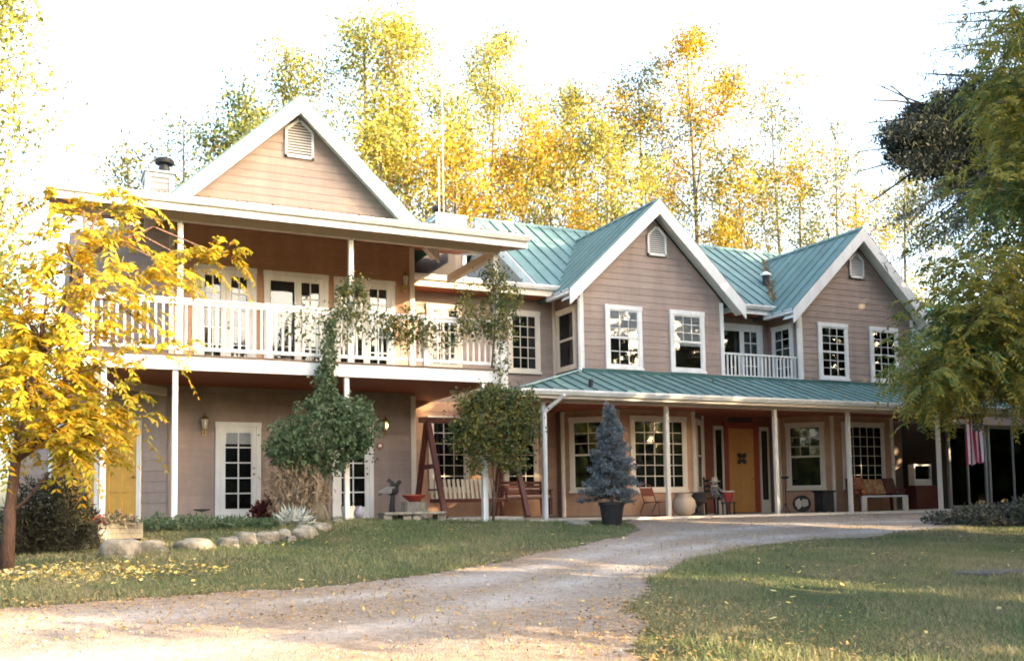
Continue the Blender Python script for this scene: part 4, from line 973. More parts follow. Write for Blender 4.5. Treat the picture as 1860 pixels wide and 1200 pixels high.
for k in range(14): y = r2_.uniform(-60, 480); bough(1890, y, r2_.uniform(1900, 2080), y+60, 200, 0.1, B, 0.3)
for (x0, y0, x1, y1) in ((1660,198,1585,150),(1650,210,1560,225),(1640,235,1565,250),(1620,250,1560,275),(1610,285,1548,315),(1615,315,1570,375),(1625,200,1612,150),(1640,190,1575,182)):
    a = PY(x0+40, y0, cy_)-cb; b = PY(x1, y1, cy_)-cb; c = (a+b)/2+r2_.normal(size=3)*0.06
    mb.tube([a, c, b], [0.026, 0.02, 0.008], 5, cap=False)
    for q in range(3): w_q = r2_.uniform(.3, .8); s_ = c*(1-w_q)+b*w_q; mb.tube([s_, s_+unit(b-a)*0.16+r2_.normal(size=3)*0.09], [0.009, 0.004], 4, cap=False)
local('trunk', mb, mat('dark_bark', (0.05, 0.04, 0.035), (0.03, 0.025, 0.02), rough=0.9), con)
local('dense_foliage', npmesh('dense', leaf_quads(np.repeat(np.concatenate(A), 2, 0)+r2_.normal(size=(2*len(np.concatenate(A)), 3))*0.05, 0.12, 0.28, 0.4, r2_), 4, ML_CON), None, con)
local('hanging_foliage', npmesh('hanging', leaf_quads(np.concatenate(B), 0.15, 0.16, 1.2, r2_), 4, ML_CONB), None, con)

# climbing vines
def blob_points(ells, Y, n, r, loose=0.2):
    out = []; tot = sum(e[4] for e in ells)
    for (cx, cy, rx, ry, wt, dep) in ells:
        k = int(n*wt/tot); u = unit(r.normal(size=(k, 3)))*(np.cbrt(r.uniform(0.1, 1.0, (k, 1)))+np.abs(r.normal(size=(k, 1)))*loose)
        lump = 0.92+0.20*np.sin(6*u[:, :1]+cx)*np.sin(5*u[:, 2:]+cy)+0.16*np.sin(11*u[:, :1]-9*u[:, 2:]+cy)
        u = u*lump
        P = np.array([PY(cx+rx*a[0], cy-ry*a[2], Y) for a in u]); P[:, 1] += u[:, 1]*dep
        out.append(P)
    return np.concatenate(out)
def vine(name, label, cat, base, ells, Y, n, leaf, size, stems, seed, bark=M_STUMP, group=None):
    r = np.random.default_rng(seed); t = thing(name, label, cat, base, 0, group); b = np.array(base)
    mb = MB()
    for pts, rr in stems: mb.tube([np.array(p)-b for p in pts], rr, 7)
    local('stem', mb, bark, t, smoothf=True)
    P = blob_points(ells, Y, n, r, 0.15 if n > 9000 else 0.32 if n > 5000 else 0.4)-b
    local('foliage', npmesh('foliage', leaf_quads(P, size, 0.7, 0.9, r), 4, leaf), None, t)
    return t
V1 = PY(555, 942, 19.15); V1[2] = float(gz(V1[0], 19.15))
st = []
rv = np.random.default_rng(44)
for k in range(16):
    x0 = rv.uniform(500, 600); x1 = rv.uniform(530, 610)
    st.append(([PY(x0, 944, 19.1+rv.uniform(-.15, .2)), PY((x0*2+x1)/3, 890+rv.uniform(-15, 15), 19.1+rv.uniform(-.2, .2)), PY(x1, 820, 19.1), PY(590, 690, 19.2)], [rv.uniform(.03, .07), .04, .03, .02]))
st.append(([PY(575, 946, 19.1), PY(572, 890, 19.1), PY(580, 800, 19.15), PY(590, 650, 19.25)], [.20, .15, .09, .03]))
vine('climbing_vine', 'large green climbing vine on a thick woody base in front of the left wing', 'vine', V1,
     [(588,795,82,54,30,.5),(522,812,36,36,10,.4),(642,768,38,42,13,.4),(592,735,34,26,6,.3),(590,690,20,32,3,.15),(596,640,15,40,2.6,.12),(600,595,12,24,1,.1),(560,842,40,24,4,.3)], 19.1, 15000, ML_VINE, 0.07, st, 45)
# dry twigs hanging round its base
P = blob_points([(540,885,52,50,10,.3)], 19.05, 2600, rv)
local('dry_foliage', npmesh('dry', leaf_quads(P-V1, 0.13, 0.18, 1.8, rv), 4, leafmat('dry_vine_stalk', [(0.20, 0.14, 0.09), (0.30, 0.22, 0.14), (0.12, 0.08, 0.05)], 0.1)), None, bpy.data.objects['climbing_vine'])
V2 = PY(896, 941, 19.25); V2[2] = float(gz(V2[0], 19.25))
vine('climbing_vine', 'yellowing vine hanging in a clump under the right end of the balcony', 'vine', V2,
     [(890,760,50,48,20,.35),(848,785,28,36,7,.25),(948,770,26,48,8,.25),(905,718,46,18,6,.25),(928,835,26,24,3,.2),(868,728,34,18,3,.2),(965,735,14,26,1.6,.15),(862,838,14,22,1.4,.12),(900,815,34,26,4,.25)], 19.0, 8500, ML_VIN2, 0.068,
     [([V2, PY(897, 880, 19.25), PY(893, 820, 19.2), PY(900, 740, 19.2)], [.025, .022, .02, .012]), ([V2, PY(905, 870, 19.3), PY(915, 800, 19.2)], [.02, .015, .01])], 46, M_BARKR)
V3 = PY(893, 668, 19.25)
vine('climbing_vine', 'bright yellow green vine wound round the right corner post of the balcony', 'vine', V3,
     [(898,505,20,24,4,.15),(922,545,20,28,5,.18),(895,565,32,30,5,.2),(905,600,26,20,4,.15),(845,560,16,40,3,.15),(860,590,30,18,2.5,.15),(912,655,14,36,1.5,.12)], 19.25, 3000, ML_VIN2, 0.065,
     [([V3, PY(899, 600, 19.3), PY(901, 500, 19.3)], [.02, .018, .01])], 47, M_BARKR)
V4 = PY(742, 665, 19.2)
vine('climbing_vine', 'thin vine trailing along the balcony rail between the posts', 'vine', V4,
     [(740,595,36,26,7,.15),(640,540,26,34,6,.15),(680,590,40,20,2.5,.1),(800,610,40,22,2,.1),(560,590,40,30,1.6,.1),(620,590,20,30,2,.1)], 19.25, 3000, ML_VIN2, 0.065,
     [([V4, PY(740, 600, 19.3), PY(660, 580, 19.3), PY(640, 520, 19.3)], [.012, .012, .01, .006]), ([PY(740, 600, 19.3), PY(820, 610, 19.3)], .008)], 48, M_BARKR)

# potted blue spruce
sb = PG(1112, 953)
sp = thing('potted_spruce', 'blue grey spruce in a black pot before the porch', 'potted tree', sb)
local('pot', MB().lathe([(0.19, 0), (0.21, 0.02), (0.265, 0.42), (0.29, 0.43), (0.29, 0.50), (0.25, 0.50), (0.24, 0.44)], 22), M_BLACK, sp, smoothf=False)
mb = MB().tube([(0, 0, 0.43), (0, 0, 1.2), (0.0, 0, 2.52)], [0.05, 0.035, 0.008], 8); rs = np.random.default_rng(77); P = []; D = []
for w in range(125):
    t = (w/124)**0.85; z = 0.60+1.84*t; R = (0.60*(1-t)**0.75+0.05); a = w*2.39996+rs.uniform(-.3, .3); L = R*rs.uniform(0.5, 1.25)
    d = np.array([math.cos(a), math.sin(a), 0.0]); c0 = np.array([0, 0, z]); tip = c0+d*L+np.array([0, 0, -0.16*L+0.14*t+rs.uniform(-.03, .05)])
    mid_ = (c0+tip)/2+np.array([0, 0, -.05*L]); mb.tube([c0, mid_, tip], [.012, .008, .003], 4, cap=False)
    m_ = int(24+120*L); s_ = rs.uniform(0.15, 1, (m_, 1))**0.8; q = c0*(1-s_)**2+2*mid_*s_*(1-s_)+tip*s_*s_; side = np.cross(d, [0, 0, 1])
    q = q+side*rs.normal(size=(m_, 1))*0.15*L*s_+np.array([0, 0, 1])*rs.normal(size=(m_, 1))*0.02
    for _ in range(3): P.append(q+rs.normal(size=q.shape)*0.008); D.append(d*0.6+rs.normal(size=q.shape)*0.6+np.array([0, 0, .3]))
local('trunk', mb, M_BARK, sp)
local('crown', npmesh('spruce', leaf_quads(np.concatenate(P), 0.075, 0.2, 0.0, rs, dirs=np.concatenate(D)), 4, ML_SPR), None, sp)

# dark shrub behind the golden tree, red shrubs and bed plants
def shrub(name, label, px, w, h, leaf, n, size, seed, cat='shrub', aspect=0.6, upw=0.2, group=None, loc=None):
    r = np.random.default_rng(seed); b = PG(*px) if loc is None else np.array(loc); t = thing(name, label, cat, b, 0, group)
    mb = MB()
    for k in range(9):
        a = r.uniform(0, 6.28); q = np.array([math.cos(a)*w*.4, math.sin(a)*w*.4, h*r.uniform(.6, 1.0)]); mb.tube([(0, 0, 0), q*.5+np.array([0, 0, .1*h]), q], [.02, .012, .004], 5, cap=False)
    local('stem', mb, M_BARK, t)
    u = unit(r.normal(size=(n, 3))); u[:, 2] = np.abs(u[:, 2]); rr = np.cbrt(r.uniform(0.08, 1, (n, 1)))*(1+0.25*np.sin(u[:, :1]*6+seed)*np.cos(u[:, 1:2]*5))
    P = u*rr*np.array([w/2, w/2, h]); local('foliage', npmesh('shrub', leaf_quads(P, size, aspect, -upw, r), 4, leaf), None, t)
    return t
shrub('dark_juniper', 'big dark juniper bush left of the boulders', (100, 1000), 1.35, 1.15, ML_SHRUB, 6000, 0.11, 81, 'bush', 0.2, 0.6)
shrub('dark_juniper', 'smaller dark juniper bush against the golden tree trunk', (38, 1005), 0.8, 0.85, ML_SHRUB, 2500, 0.10, 82, 'bush', 0.2, 0.6)
ML_REDB = leafmat('dark_red_leaf', [(0.10, 0.02, 0.02), (0.16, 0.03, 0.025), (0.07, 0.02, 0.02)], 0.2)
ML_REDF = leafmat('red_flower_petal', [(0.45, 0.04, 0.04), (0.55, 0.08, 0.06), (0.12, 0.12, 0.04)], 0.2)
ML_PALE = leafmat('pale_agave_leaf', [(0.42, 0.45, 0.38), (0.52, 0.53, 0.46), (0.30, 0.34, 0.28)], 0.15)
ML_BED = leafmat('bed_plant_leaf', [(0.06, 0.10, 0.05), (0.09, 0.14, 0.07), (0.15, 0.18, 0.10)], 0.3)
def wallpt(x, y, Y): q = PY(x, y, Y); q[2] = max(float(gz(q[0], Y)), -0.262 if q[1] > 20.1 and q[0] > 2.2 else -9); return q
shrub('red_barberry', 'dark red rounded bush between the french door and vine base', None, 0.62, 0.45, ML_REDB, 1400, 0.07, 83, loc=wallpt(483, 945, 20.6))
shrub('red_geranium', 'small red flowers in front of the ochre doors', None, 0.34, 0.30, ML_REDF, 500, 0.06, 84, 'flowers', loc=wallpt(178, 950, 18.2))
shrub('pale_agave', 'pale spiky plant at the foot of the vine', None, 0.62, 0.20, ML_PALE, 260, 0.24, 85, 'plant', 0.14, 0.8, loc=wallpt(533, 950, 18.5))
for i, (x, y, Y, w, h, lb) in enumerate(((290,955,18.3,.9,.22,'low green bed plant left of the porch post'),(350,958,18.4,1.0,.20,'low green bed plant right of the porch post'),(420,957,18.4,.8,.16,'low green bed plant below the french door'),(480,962,18.2,.6,.14,'low green bed plant left of the pale agave'))):
    shrub('bed_plant', lb, None, w, h, ML_BED, 700, 0.10, 90+i, 'plant', 0.22, 0.7, 'bed plants behind the boulders', loc=wallpt(x, y, Y))
# ground cover mound at the right
gm = PG(1800, 962)
for i, (x, y, w, h, lb) in enumerate(((1850,952,2.6,.55,'dark leafy ground cover at the right edge below the flag'),(1770,952,2.0,.36,'low dark ground cover left of the mound below the flag'),(1920,955,2.6,.7,'dark leafy mound just outside the right edge'))):
    shrub('ground_cover', lb, (x, y), w, h, leafmat('cover_leaf_%d' % i, [(0.04, 0.05, 0.035), (0.07, 0.075, 0.05), (0.13, 0.12, 0.09), (0.03, 0.035, 0.025)], 0.2, clump=3), 2600, 0.10, 120+i, 'ground cover', 0.5, 0.1)

# boulders edging the bed
def boulder(label, x, y, wpx, hpx, seed, depth=0.8):
    p = PG(x, y); k = F_PX/float(np.dot(p, fwd)); w, h = wpx/k*0.86, hpx/k*0.95; r = np.random.default_rng(seed)
    bm = bmesh.new(); bmesh.ops.create_icosphere(bm, subdivisions=3, radius=1.0)
    f = r.uniform(1.2, 2.6, (5, 3)); ph = r.uniform(0, 6, 5)
    for v in bm.verts:
        q = np.array(v.co); d = 1+sum(0.085*math.sin(float(f[j] @ q)*1.9+ph[j]) for j in range(5))+0.03*math.sin(9*q[0]+ph[0])*math.sin(8*q[2]+7*q[1]+ph[1]); q = q*d
        q = np.sign(q)*np.abs(q)**0.72
        v.co = Vector((q[0]*w/2, q[1]*w/2*depth, q[2]*h*0.62+h*0.36))
    me = bpy.data.meshes.new('boulder'); bm.to_mesh(me); bm.free(); me.materials.append(M_ROCK); me.polygons.foreach_set('use_smooth', [True]*len(me.polygons))
    o = bpy.data.objects.new('boulder', me); COL.objects.link(o); o.location = p+np.array([0.25*w, 0.4*w*depth, 0]); o.location.z = float(gz(o.location.x, o.location.y))-0.02; o.rotation_euler = (0, 0, r.uniform(-.4, .1))
    return tag(o, label, 'boulder', 'boulders edging the flower bed')
for i, a in enumerate((('largest pale boulder at the left end of the bed edge',200,1012,82,38),('small upright boulder behind the largest pale boulder',165,990,44,30),('rounded boulder just right of the largest boulder',265,1003,48,26),('long flat mottled boulder in the middle of the bed edge',338,1000,78,24),
    ('brownish boulder right of the long flat one',408,994,44,22),('pale boulder fifth along the bed edge below the french door',440,988,46,26),('small round boulder sixth along the bed edge',472,984,34,20),('small pitted boulder seventh along the bed edge',492,982,26,20),
    ('narrow boulder eighth along the bed edge',512,980,30,22),('large pitted boulder near the right end of the bed edge',545,978,46,26),('flat boulder at the right end nearest the vine',578,964,40,16),('small flat stone at the foot of the vine stem',610,950,22,10),
    ('flat pale rock left of the potted spruce',1045,955,52,10),('small reddish rock at the foot of the swing frame',820,940,16,12))): boulder(*a, seed=200+i)
for i, (x, y, w_, h_) in enumerate(((225,1016,20,11),(250,1008,18,13),(292,1004,22,13),(380,998,20,13),(424,996,17,11),(456,990,19,12),(484,988,16,9),(526,982,20,12),(565,972,22,12),(147,1000,24,17))): boulder(('small stone at the right foot of the largest pale boulder','small stone between the largest boulder and the rounded one','small stone left of the long flat mottled boulder','small stone right of the long flat mottled boulder','small stone between the brownish and the fifth boulder','small stone between the fifth and sixth boulders','small stone between the sixth and seventh boulders','small stone left of the large pitted boulder','small stone right of the large pitted boulder','small stone left of the upright boulder near the juniper')[i], x, y, w_, h_, 240+i)

# ------------------------------------------------------------------ ground litter and grass
def in_view(P, mx=60):
    v = P @ np.stack([rgt, upv, fwd], 1); x = 930+F_PX*v[:, 0]/v[:, 2]; y = CY-F_PX*v[:, 1]/v[:, 2]
    return (v[:, 2] > 0.5) & (x > -mx) & (x < 1860+mx) & (y < 1200+mx)
def ground_pts(n, x0, x1, y0, y1, r):
    X = r.uniform(x0, x1, n); Y = r.uniform(y0, y1, n); return np.stack([X, Y, gz(X, Y)], 1)
rg = np.random.default_rng(91)
def not_house(P): return ~((P[:, 0] > 9.8) & (P[:, 1] > 19.7)) & ~((P[:, 0] > 2.1) & (P[:, 1] > 20.05))
G = [ground_pts(230000, -2.5, 16, 4.5, 12.5, rg), ground_pts(150000, -3, 24, 12.5, 20.5, rg)]
V = []
for P, hh, ww in ((G[0], 0.050, 0.011), (G[1], 0.055, 0.016)):
    P = P[in_view(P)]; m1 = drive_mask(P[:, 0], P[:, 1]); edge_ = rg.uniform(size=len(P)) < 0.02
    pt = np.sin(P[:, 0]*0.9+1)*np.sin(P[:, 1]*1.2+.5)+0.6*np.sin(P[:, 0]*2.7-P[:, 1]*1.9)+rg.normal(size=len(P))*.5
    P = P[(~m1 | edge_) & not_house(P) & (pt > -0.75)]
    n = len(P); a = rg.uniform(0, 6.28, n); h = hh*rg.uniform(0.4, 1.4, n)*(0.7+0.6*(np.sin(P[:, 0]*1.3+2)*np.sin(P[:, 1]*1.1) > 0)); s = np.stack([np.cos(a), np.sin(a), 0*a], 1)*ww*0.5
    t = P+np.stack([rg.normal(size=n)*h*0.55, rg.normal(size=n)*h*0.55, h], 1)
    V.append(np.stack([P-s, P+s, t], 1).reshape(-1, 3))
gr = bpy.data.objects.new('grass', npmesh('grass', np.concatenate(V), 3, ML_GRASS)); COL.objects.link(gr); tag(gr, 'short patchy grass blades of the lawn', 'grass', kind='stuff')
def flat_leaves(P, size, r, tilt=0.35):
    n = len(P); a = r.uniform(0, 6.28, n); d = np.stack([np.cos(a), np.sin(a), r.normal(size=n)*tilt], 1); s = np.stack([-np.sin(a), np.cos(a), r.normal(size=n)*tilt], 1)
    z = size*r.uniform(0.6, 1.4, (n, 1)); P = P+np.array([0, 0, 0.02])+np.array([0, 0, 1])*z*tilt*0.5
    return np.stack([P-d*z*.5, P+s*z*.3, P+d*z*.5, P-s*z*.3], 1).reshape(-1, 3)
FLs = []
P = ground_pts(2600, -3, 22, 4.5, 19.5, rg); P = P[in_view(P) & not_house(P)]; FLs.append(flat_leaves(P[rg.uniform(size=len(P)) < 0.4], 0.045, rg))
a = rg.normal(size=(1500, 2))*np.array([1.1, 0.5])+np.array([tb[0]+0.2, tb[1]-0.6]); P = np.stack([a[:, 0], a[:, 1], gz(a[:, 0], a[:, 1])], 1); FLs.append(flat_leaves(P, 0.06, rg))
px = [(1405,999),(1433,1030),(1452,1042),(1485,1030),(1495,1022),(1555,1030),(1586,1008),(1404,1048),(1340,1062),(1356,1065),(1378,1063),(1431,1068),(1457,1070),(1530,1065),(1587,1061),(1596,1066),(1405,1077),(1440,1088),(1415,1098),(1432,1098),(1320,1099),(1404,1128),(1516,1133),(1546,1139),(1610,1128),(1566,1155),(1688,1070),(1725,1162),(1815,1109),(1400,1169),(1435,1175),(1317,1026),(700,1045),(760,1043),(820,963),(815,963)]
P = np.array([PG(*q) for q in px]); FLs.append(flat_leaves(P, 0.075, rg, 0.3))
fl = bpy.data.objects.new('fallen_leaves', npmesh('fallen', np.concatenate(FLs), 4, ML_FALL)); COL.objects.link(fl); tag(fl, 'yellow and pale fallen leaves scattered over lawn and drive', 'leaves', kind='stuff')
LT = []
P = ground_pts(60000, -2.5, 14, 4.8, 14, rg); dm = drive_mask(P[:, 0], P[:, 1])
near = np.zeros(len(P), bool)
for dx, dy in ((.5, 0), (-.5, 0), (0, .5), (0, -.5), (.3, .3), (-.3, -.3)): near |= dm != drive_mask(P[:, 0]+dx, P[:, 1]+dy)
LT.append(P[near & in_view(P) & (rg.uniform(size=len(P)) < 0.28)])
P = ground_pts(8000, 1.5, 6.5, 5.5, 10.5, rg); w = np.exp(-(((P[:, 0]-4.6)/1.5)**2+((P[:, 1]-7.4)/1.5)**2)); LT.append(P[(rg.uniform(size=len(P)) < w) & in_view(P)])
P = ground_pts(9000, -2.5, 4, 9.0, 11.2, rg); LT.append(P[in_view(P) & (rg.uniform(size=len(P)) < 0.3)])
lt = bpy.data.objects.new('leaf_litter', npmesh('litter', flat_leaves(np.concatenate(LT), 0.035, rg, 0.3), 4, ML_LITTER)); COL.objects.link(lt); tag(lt, 'brown leaf litter along the edges of the drive', 'leaf litter', kind='stuff')
# loose pebbles
P = ground_pts(17000, -3, 20, 4.8, 19.5, rg); P = P[in_view(P) & drive_mask(P[:, 0], P[:, 1])]; P = P[rg.uniform(size=len(P)) < np.clip(1.5-P[:, 1]/14, 0.15, 1)]
n = len(P); z = (0.007+0.018*rg.uniform(size=n)**5)[:, None]
O = np.array([(1,0,0),(0,1,0),(-1,0,0),(0,-1,0),(0,0,.8),(0,0,-.4)], float); a = rg.uniform(0, 6.28, n); ca2, sa2 = np.cos(a), np.sin(a)
K = O[None]*z[:, :, None]*rg.uniform(0.6, 1.3, (n, 6, 1)); K = np.stack([K[..., 0]*ca2[:, None]-K[..., 1]*sa2[:, None], K[..., 0]*sa2[:, None]+K[..., 1]*ca2[:, None], K[..., 2]], -1)+P[:, None]+np.array([0, 0, .008])
tri = np.array([(0,1,4),(1,2,4),(2,3,4),(3,0,4),(1,0,5),(2,1,5),(3,2,5),(0,3,5)])
me = bpy.data.meshes.new('pebbles'); me.from_pydata(K.reshape(-1, 3).tolist(), [], (tri[None]+np.arange(n)[:, None, None]*6).reshape(-1, 3).tolist()); me.update()
me.materials.append(leafmat('pebble_stone', [(0.32, 0.27, 0.22), (0.25, 0.21, 0.18), (0.42, 0.37, 0.31), (0.17, 0.14, 0.11)], 0.0))
pb = bpy.data.objects.new('gravel', me); COL.objects.link(pb); tag(pb, 'loose pebbles lying on the gravel drive', 'gravel', kind='stuff')

# ------------------------------------------------------------------ things round the house
def lantern(label, p, lit, mt_wall_y=None):
    t = thing('wall_lantern', label, 'lantern', p, 0, 'wall lanterns')
    local('backplate', MB().box(-.045, .045, -.025, 0, -.20, -.02), M_BRASS, t, bevel=.006)
    local('arm', MB().tube([(0, -.02, -.10), (0, -.08, -.16), (0, -.13, -.14), (0, -.14, -.06)], .012, 6), M_BRASS, t)
    local('glass', MB().lathe([(.045, -.05), (.075, .14), (.07, .15)], 6, (0, -.14, 0)), M_LGLASS, t)
    mb = MB()
    for k in range(6):
        a = math.pi*k/3; mb.tube([(.047*math.cos(a), -.14+.047*math.sin(a), -.05), (.078*math.cos(a), -.14+.078*math.sin(a), .145)], .006, 4)
    local('cage', mb, M_BRASS, t)
    local('cap', MB().lathe([(.095, .145), (.095, .155), (.04, .22), (.045, .23), (.012, .25), (.018, .27), (.004, .30)], 12, (0, -.14, 0)), M_BRASS, t)
    local('bulb', MB().ball((0, -.222, .05), (.02, .012, .035)), M_BULB if lit else M_BULBOFF, t)
    return t
def onwall(x, y, Y): q = PY(x, y, Y); q[1] = Y-0.026; return q
lantern('brass lantern left of the lower left french door', onwall(370, 775, 22), False)
lantern('glowing brass lantern right of the half hidden french door', onwall(697, 778, 22), True)
lantern('brass lantern high on the balcony wall near its right corner', onwall(733, 515, 22), False)
lantern('lantern in the dark corner behind the porch corner post', onwall(985, 790, 23.4), False)
q = onwall(690, 810, 22)
pl = thing('round_plaque', 'small round dark plaque on the wall below the glowing lantern', 'plaque', q)
local('rim', MB().lathe([(.085, 0), (.085, .02), (.06, .025), (.055, .014)], 20).xf(Matrix.Rotation(math.pi/2, 4, 'X')), M_TERRA, pl)
local('face', MB().lathe([(.055, 0), (.055, .012), (.01, .02)], 20).xf(Matrix.Rotation(math.pi/2, 4, 'X')), M_METAL, pl)
q = PY(823, 722, 21.0); q[2] = 2.652
cl_ = thing('ceiling_lamp', 'small white lamp under the balcony deck', 'lamp', q)
local('base', MB().lathe([(.09, -.03), (.09, 0)], 16), M_WHITE, cl_); local('shade', MB().lathe([(.02, -.12), (.08, -.09), (.085, -.03)], 16), M_BULBOFF, cl_)

def mast(label, x, y0, y1, Y, r, arms=()):
    a = PY(x, y1, Y); b = PY(x, y0, Y); z0 = 5.78
    t = thing('antenna_mast', label, 'antenna', (a[0], Y, z0), 0, 'antenna masts')
    local('pole', MB().tube([(0, 0, 0), (0, 0, b[2]-z0)], r, 8), M_WHITE, t)
    local('foot', MB().box(-.1, .1, -.1, .1, -.01, .03), M_METAL, t)
    return t
mast('tall thin white antenna mast before the right chimney', 806, 108, 410, 25.6, .012); mast('shorter white antenna mast left of the tall one', 798, 285, 405, 25.6, .018)

# log swing under the balcony
sw = thing('garden_swing', 'dark red wooden A frame swing with slatted cream seat under the balcony', 'swing', (8.9, 21.0, -0.262))
zt = 1.93+0.262
for xx in (-0.95, 1.05):
    for yy in (-1.02, .85): local('frame_leg', MB().beam((xx, yy, 0.0), (xx, -.02 if yy < 0 else .05, zt), 0.10, 0.12, up=(1, 0, 0)), M_REDWD, sw, bevel=.012)
    local('cross_brace', MB().beam((xx, -.42, 1.15), (xx, .42, 1.15), .06, .10), M_REDWD, sw)
local('top_beam', MB().beam((-1.15, .015, zt+.02), (1.25, .015, zt+.02), .11, .13), M_REDWD, sw, bevel=.012)
for xx in (-.72, .82):
    for yy in (-.22, .26): local('chain', MB().tube([(xx, .0, zt-.04), (xx, yy, .46)], .008, 5), M_BLACK, sw)
for k in range(5): local('seat_slat', MB().box(-.78, .88, -.26+k*.11, -.17+k*.11, .40, .425), M_CUSH, sw)
for k in range(15): local('back_slat', MB().beam((-.74+k*.112, .28, .42), (-.74+k*.112, .40, .88), .07, .02, up=(0, 1, .2)), M_CUSH, sw)
local('seat_frame', MB().box(-.80, .90, -.28, -.25, .34, .42).box(-.80, .90, .27, .30, .34, .43).box(-.80, -.77, -.25, .27, .34, .42).box(.87, .90, -.25, .27, .34, .42), M_REDWD, sw)
local('armrest', MB().box(-.82, -.74, -.28, .36, .62, .65).box(-.80, -.76, -.27, -.23, .42, .62), M_REDWD, sw); local('armrest', MB().box(.84, .92, -.28, .36, .62, .65).box(.86, .90, -.27, -.23, .42, .62), M_REDWD, sw)

def bench(name, label, loc, w, mt, cushion=None, back=0.85, rz=0):
    t = thing(name, label, 'bench', loc, rz)
    for sx in (-w/2+.05, w/2-.05):
        local('leg', MB().box(sx-.04, sx+.04, -.26, -.18, 0, .40), mt, t); local('leg', MB().beam((sx, .22, 0), (sx, .30, back), .07, .06, up=(0, 1, 0)), mt, t)
        local('armrest', MB().box(sx-.045, sx+.045, -.30, .27, .60, .635).box(sx-.03, sx+.03, -.25, -.19, .40, .60), mt, t, bevel=.01)
    for k in range(5): local('seat_slat', MB().box(-w/2, w/2, -.28+k*.105, -.19+k*.105, .40, .425), mt, t)
    for k in range(4): local('back_rail', MB().box(-w/2+.06, w/2-.06, .25, .275, .48+k*.10, .56+k*.10), mt, t)
    if cushion: local('cushion', MB().box(-w/2+.06, w/2-.06, -.27, .20, .43, .51), cushion, t, bevel=.035)
    return t
q = PY(940, 935, 22.4); bench('patio_bench', 'wooden bench with faded cushion below the window behind the hanging vine', (q[0]+.2, 22.5, -.262), 1.45, M_REDWD, M_CUSHP)

# bird sculpture on a post
q = wallpt(712, 940, 20.9)
bs = thing('bird_sculpture', 'dark metal bird sculpture on a post beside the stump', 'sculpture', q)
k_ = 1.0
local('post', MB().tube([(0.02, 0, 0), (0, 0, .25), (.03, 0, .52)], [.10, .06, .05], 9).lathe([(.17, 0), (.15, .05), (.05, .07)], 14), M_BLACK, bs)
local('body', MB().ball((.02, 0, .63), (.15, .10, .13)).tube([(.08, 0, .68), (.13, 0, .76), (.16, -.01, .80)], [.07, .05, .04], 8).ball((.17, -.01, .81), .052), M_BLACK, bs, smoothf=True)
local('beak', MB().tube([(.20, -.01, .815), (.25, -.02, .80), (.265, -.02, .775)], [.02, .012, .003], 6), M_BRASS, bs)
local('wing', MB().add([(0.05, -.08, .70), (-.12, -.12, .72), (-.36, -.13, .60), (-.24, -.11, .55), (-.05, -.09, .55), (0.05, -.05, .70), (-.12, -.09, .72), (-.36, -.10, .60), (-.24, -.08, .55), (-.05, -.06, .55)], [(0,1,2,3,4),(9,8,7,6,5),(0,5,6,1),(1,6,7,2),(2,7,8,3),(3,8,9,4),(4,9,5,0)]), M_METAL, bs)
local('wing', MB().add([(0.06, .06, .72), (-.08, .10, .84), (-.02, .12, .90), (.10, .10, .80), (0.06, .09, .72), (-.08, .13, .84), (-.02, .15, .90), (.10, .13, .80)], [(0,1,2,3),(7,6,5,4),(0,4,5,1),(1,5,6,2),(2,6,7,3),(3,7,4,0)]), M_BLACK, bs)
local('tail', MB().add([(-.08, -.04, .60), (-.08, .04, .60), (-.30, .06, .52), (-.30, -.06, .52), (-.08, -.04, .63), (-.08, .04, .63), (-.30, .06, .54), (-.30, -.06, .54)], [(0,1,2,3),(7,6,5,4),(0,4,5,1),(1,5,6,2),(2,6,7,3),(3,7,4,0)]), M_BLACK, bs)
# stump with red bowl
q = wallpt(752, 938, 20.2)
stp = thing('tree_stump', 'grey barked tree stump holding a red bowl', 'stump', q)
mb = MB(); rs = np.random.default_rng(8); o = []
for i, (r0, z) in enumerate(((.34, 0), (.29, .10), (.27, .30), (.265, .36), (.02, .365))):
    for k in range(26): a = 2*math.pi*k/26; w = 1+.05*math.sin(a*7)+.03*math.sin(a*12+1); mb.v.append((r0*w*math.cos(a), r0*w*math.sin(a), z))
for i in range(4):
    for k in range(26): k2 = (k+1) % 26; mb.f.append((i*26+k, i*26+k2, (i+1)*26+k2, (i+1)*26+k))
local('trunk_section', mb, M_STUMP, stp)
bw = thing('red_bowl', 'wide red clay bowl on top of the stump', 'bowl', (q[0], q[1], q[2]+.366))
local('dish', MB().lathe([(.10, 0), (.12, .02), (.23, .10), (.25, .13), (.235, .135), (.21, .10), (.10, .035), (.01, .03)], 24), mat('red_clay', (0.42, 0.07, 0.05), (0.34, 0.05, 0.04), rough=0.5), bw)
local('rim', MB().lathe([(.245, .13), (.265, .135), (.265, .15), (.24, .15)], 24), mat('red_clay', (0, 0, 0)), bw)
# low stone ledge
q = wallpt(752, 946, 19.3)
for i, (dx, w, lb) in enumerate(((-.36, .62, 'left flat slab of the low stone ledge before the stump'), (.34, .74, 'right flat slab of the low stone ledge before the stump'))):
    le = thing('stone_ledge', lb, 'stone ledge', (q[0]+dx, 19.45, float(gz(q[0], 19.45))), .04*(1-2*i), 'stone ledge slabs')
    local('slab', MB().box(-w/2, w/2, -.22, .22, .10, .16), M_ROCK, le, bevel=.018)
    for sx in (-w/2+.1, w/2-.1): local('support', MB().box(sx-.09, sx+.09, -.17, .17, -.05, .10), M_ROCK, le, bevel=.01)
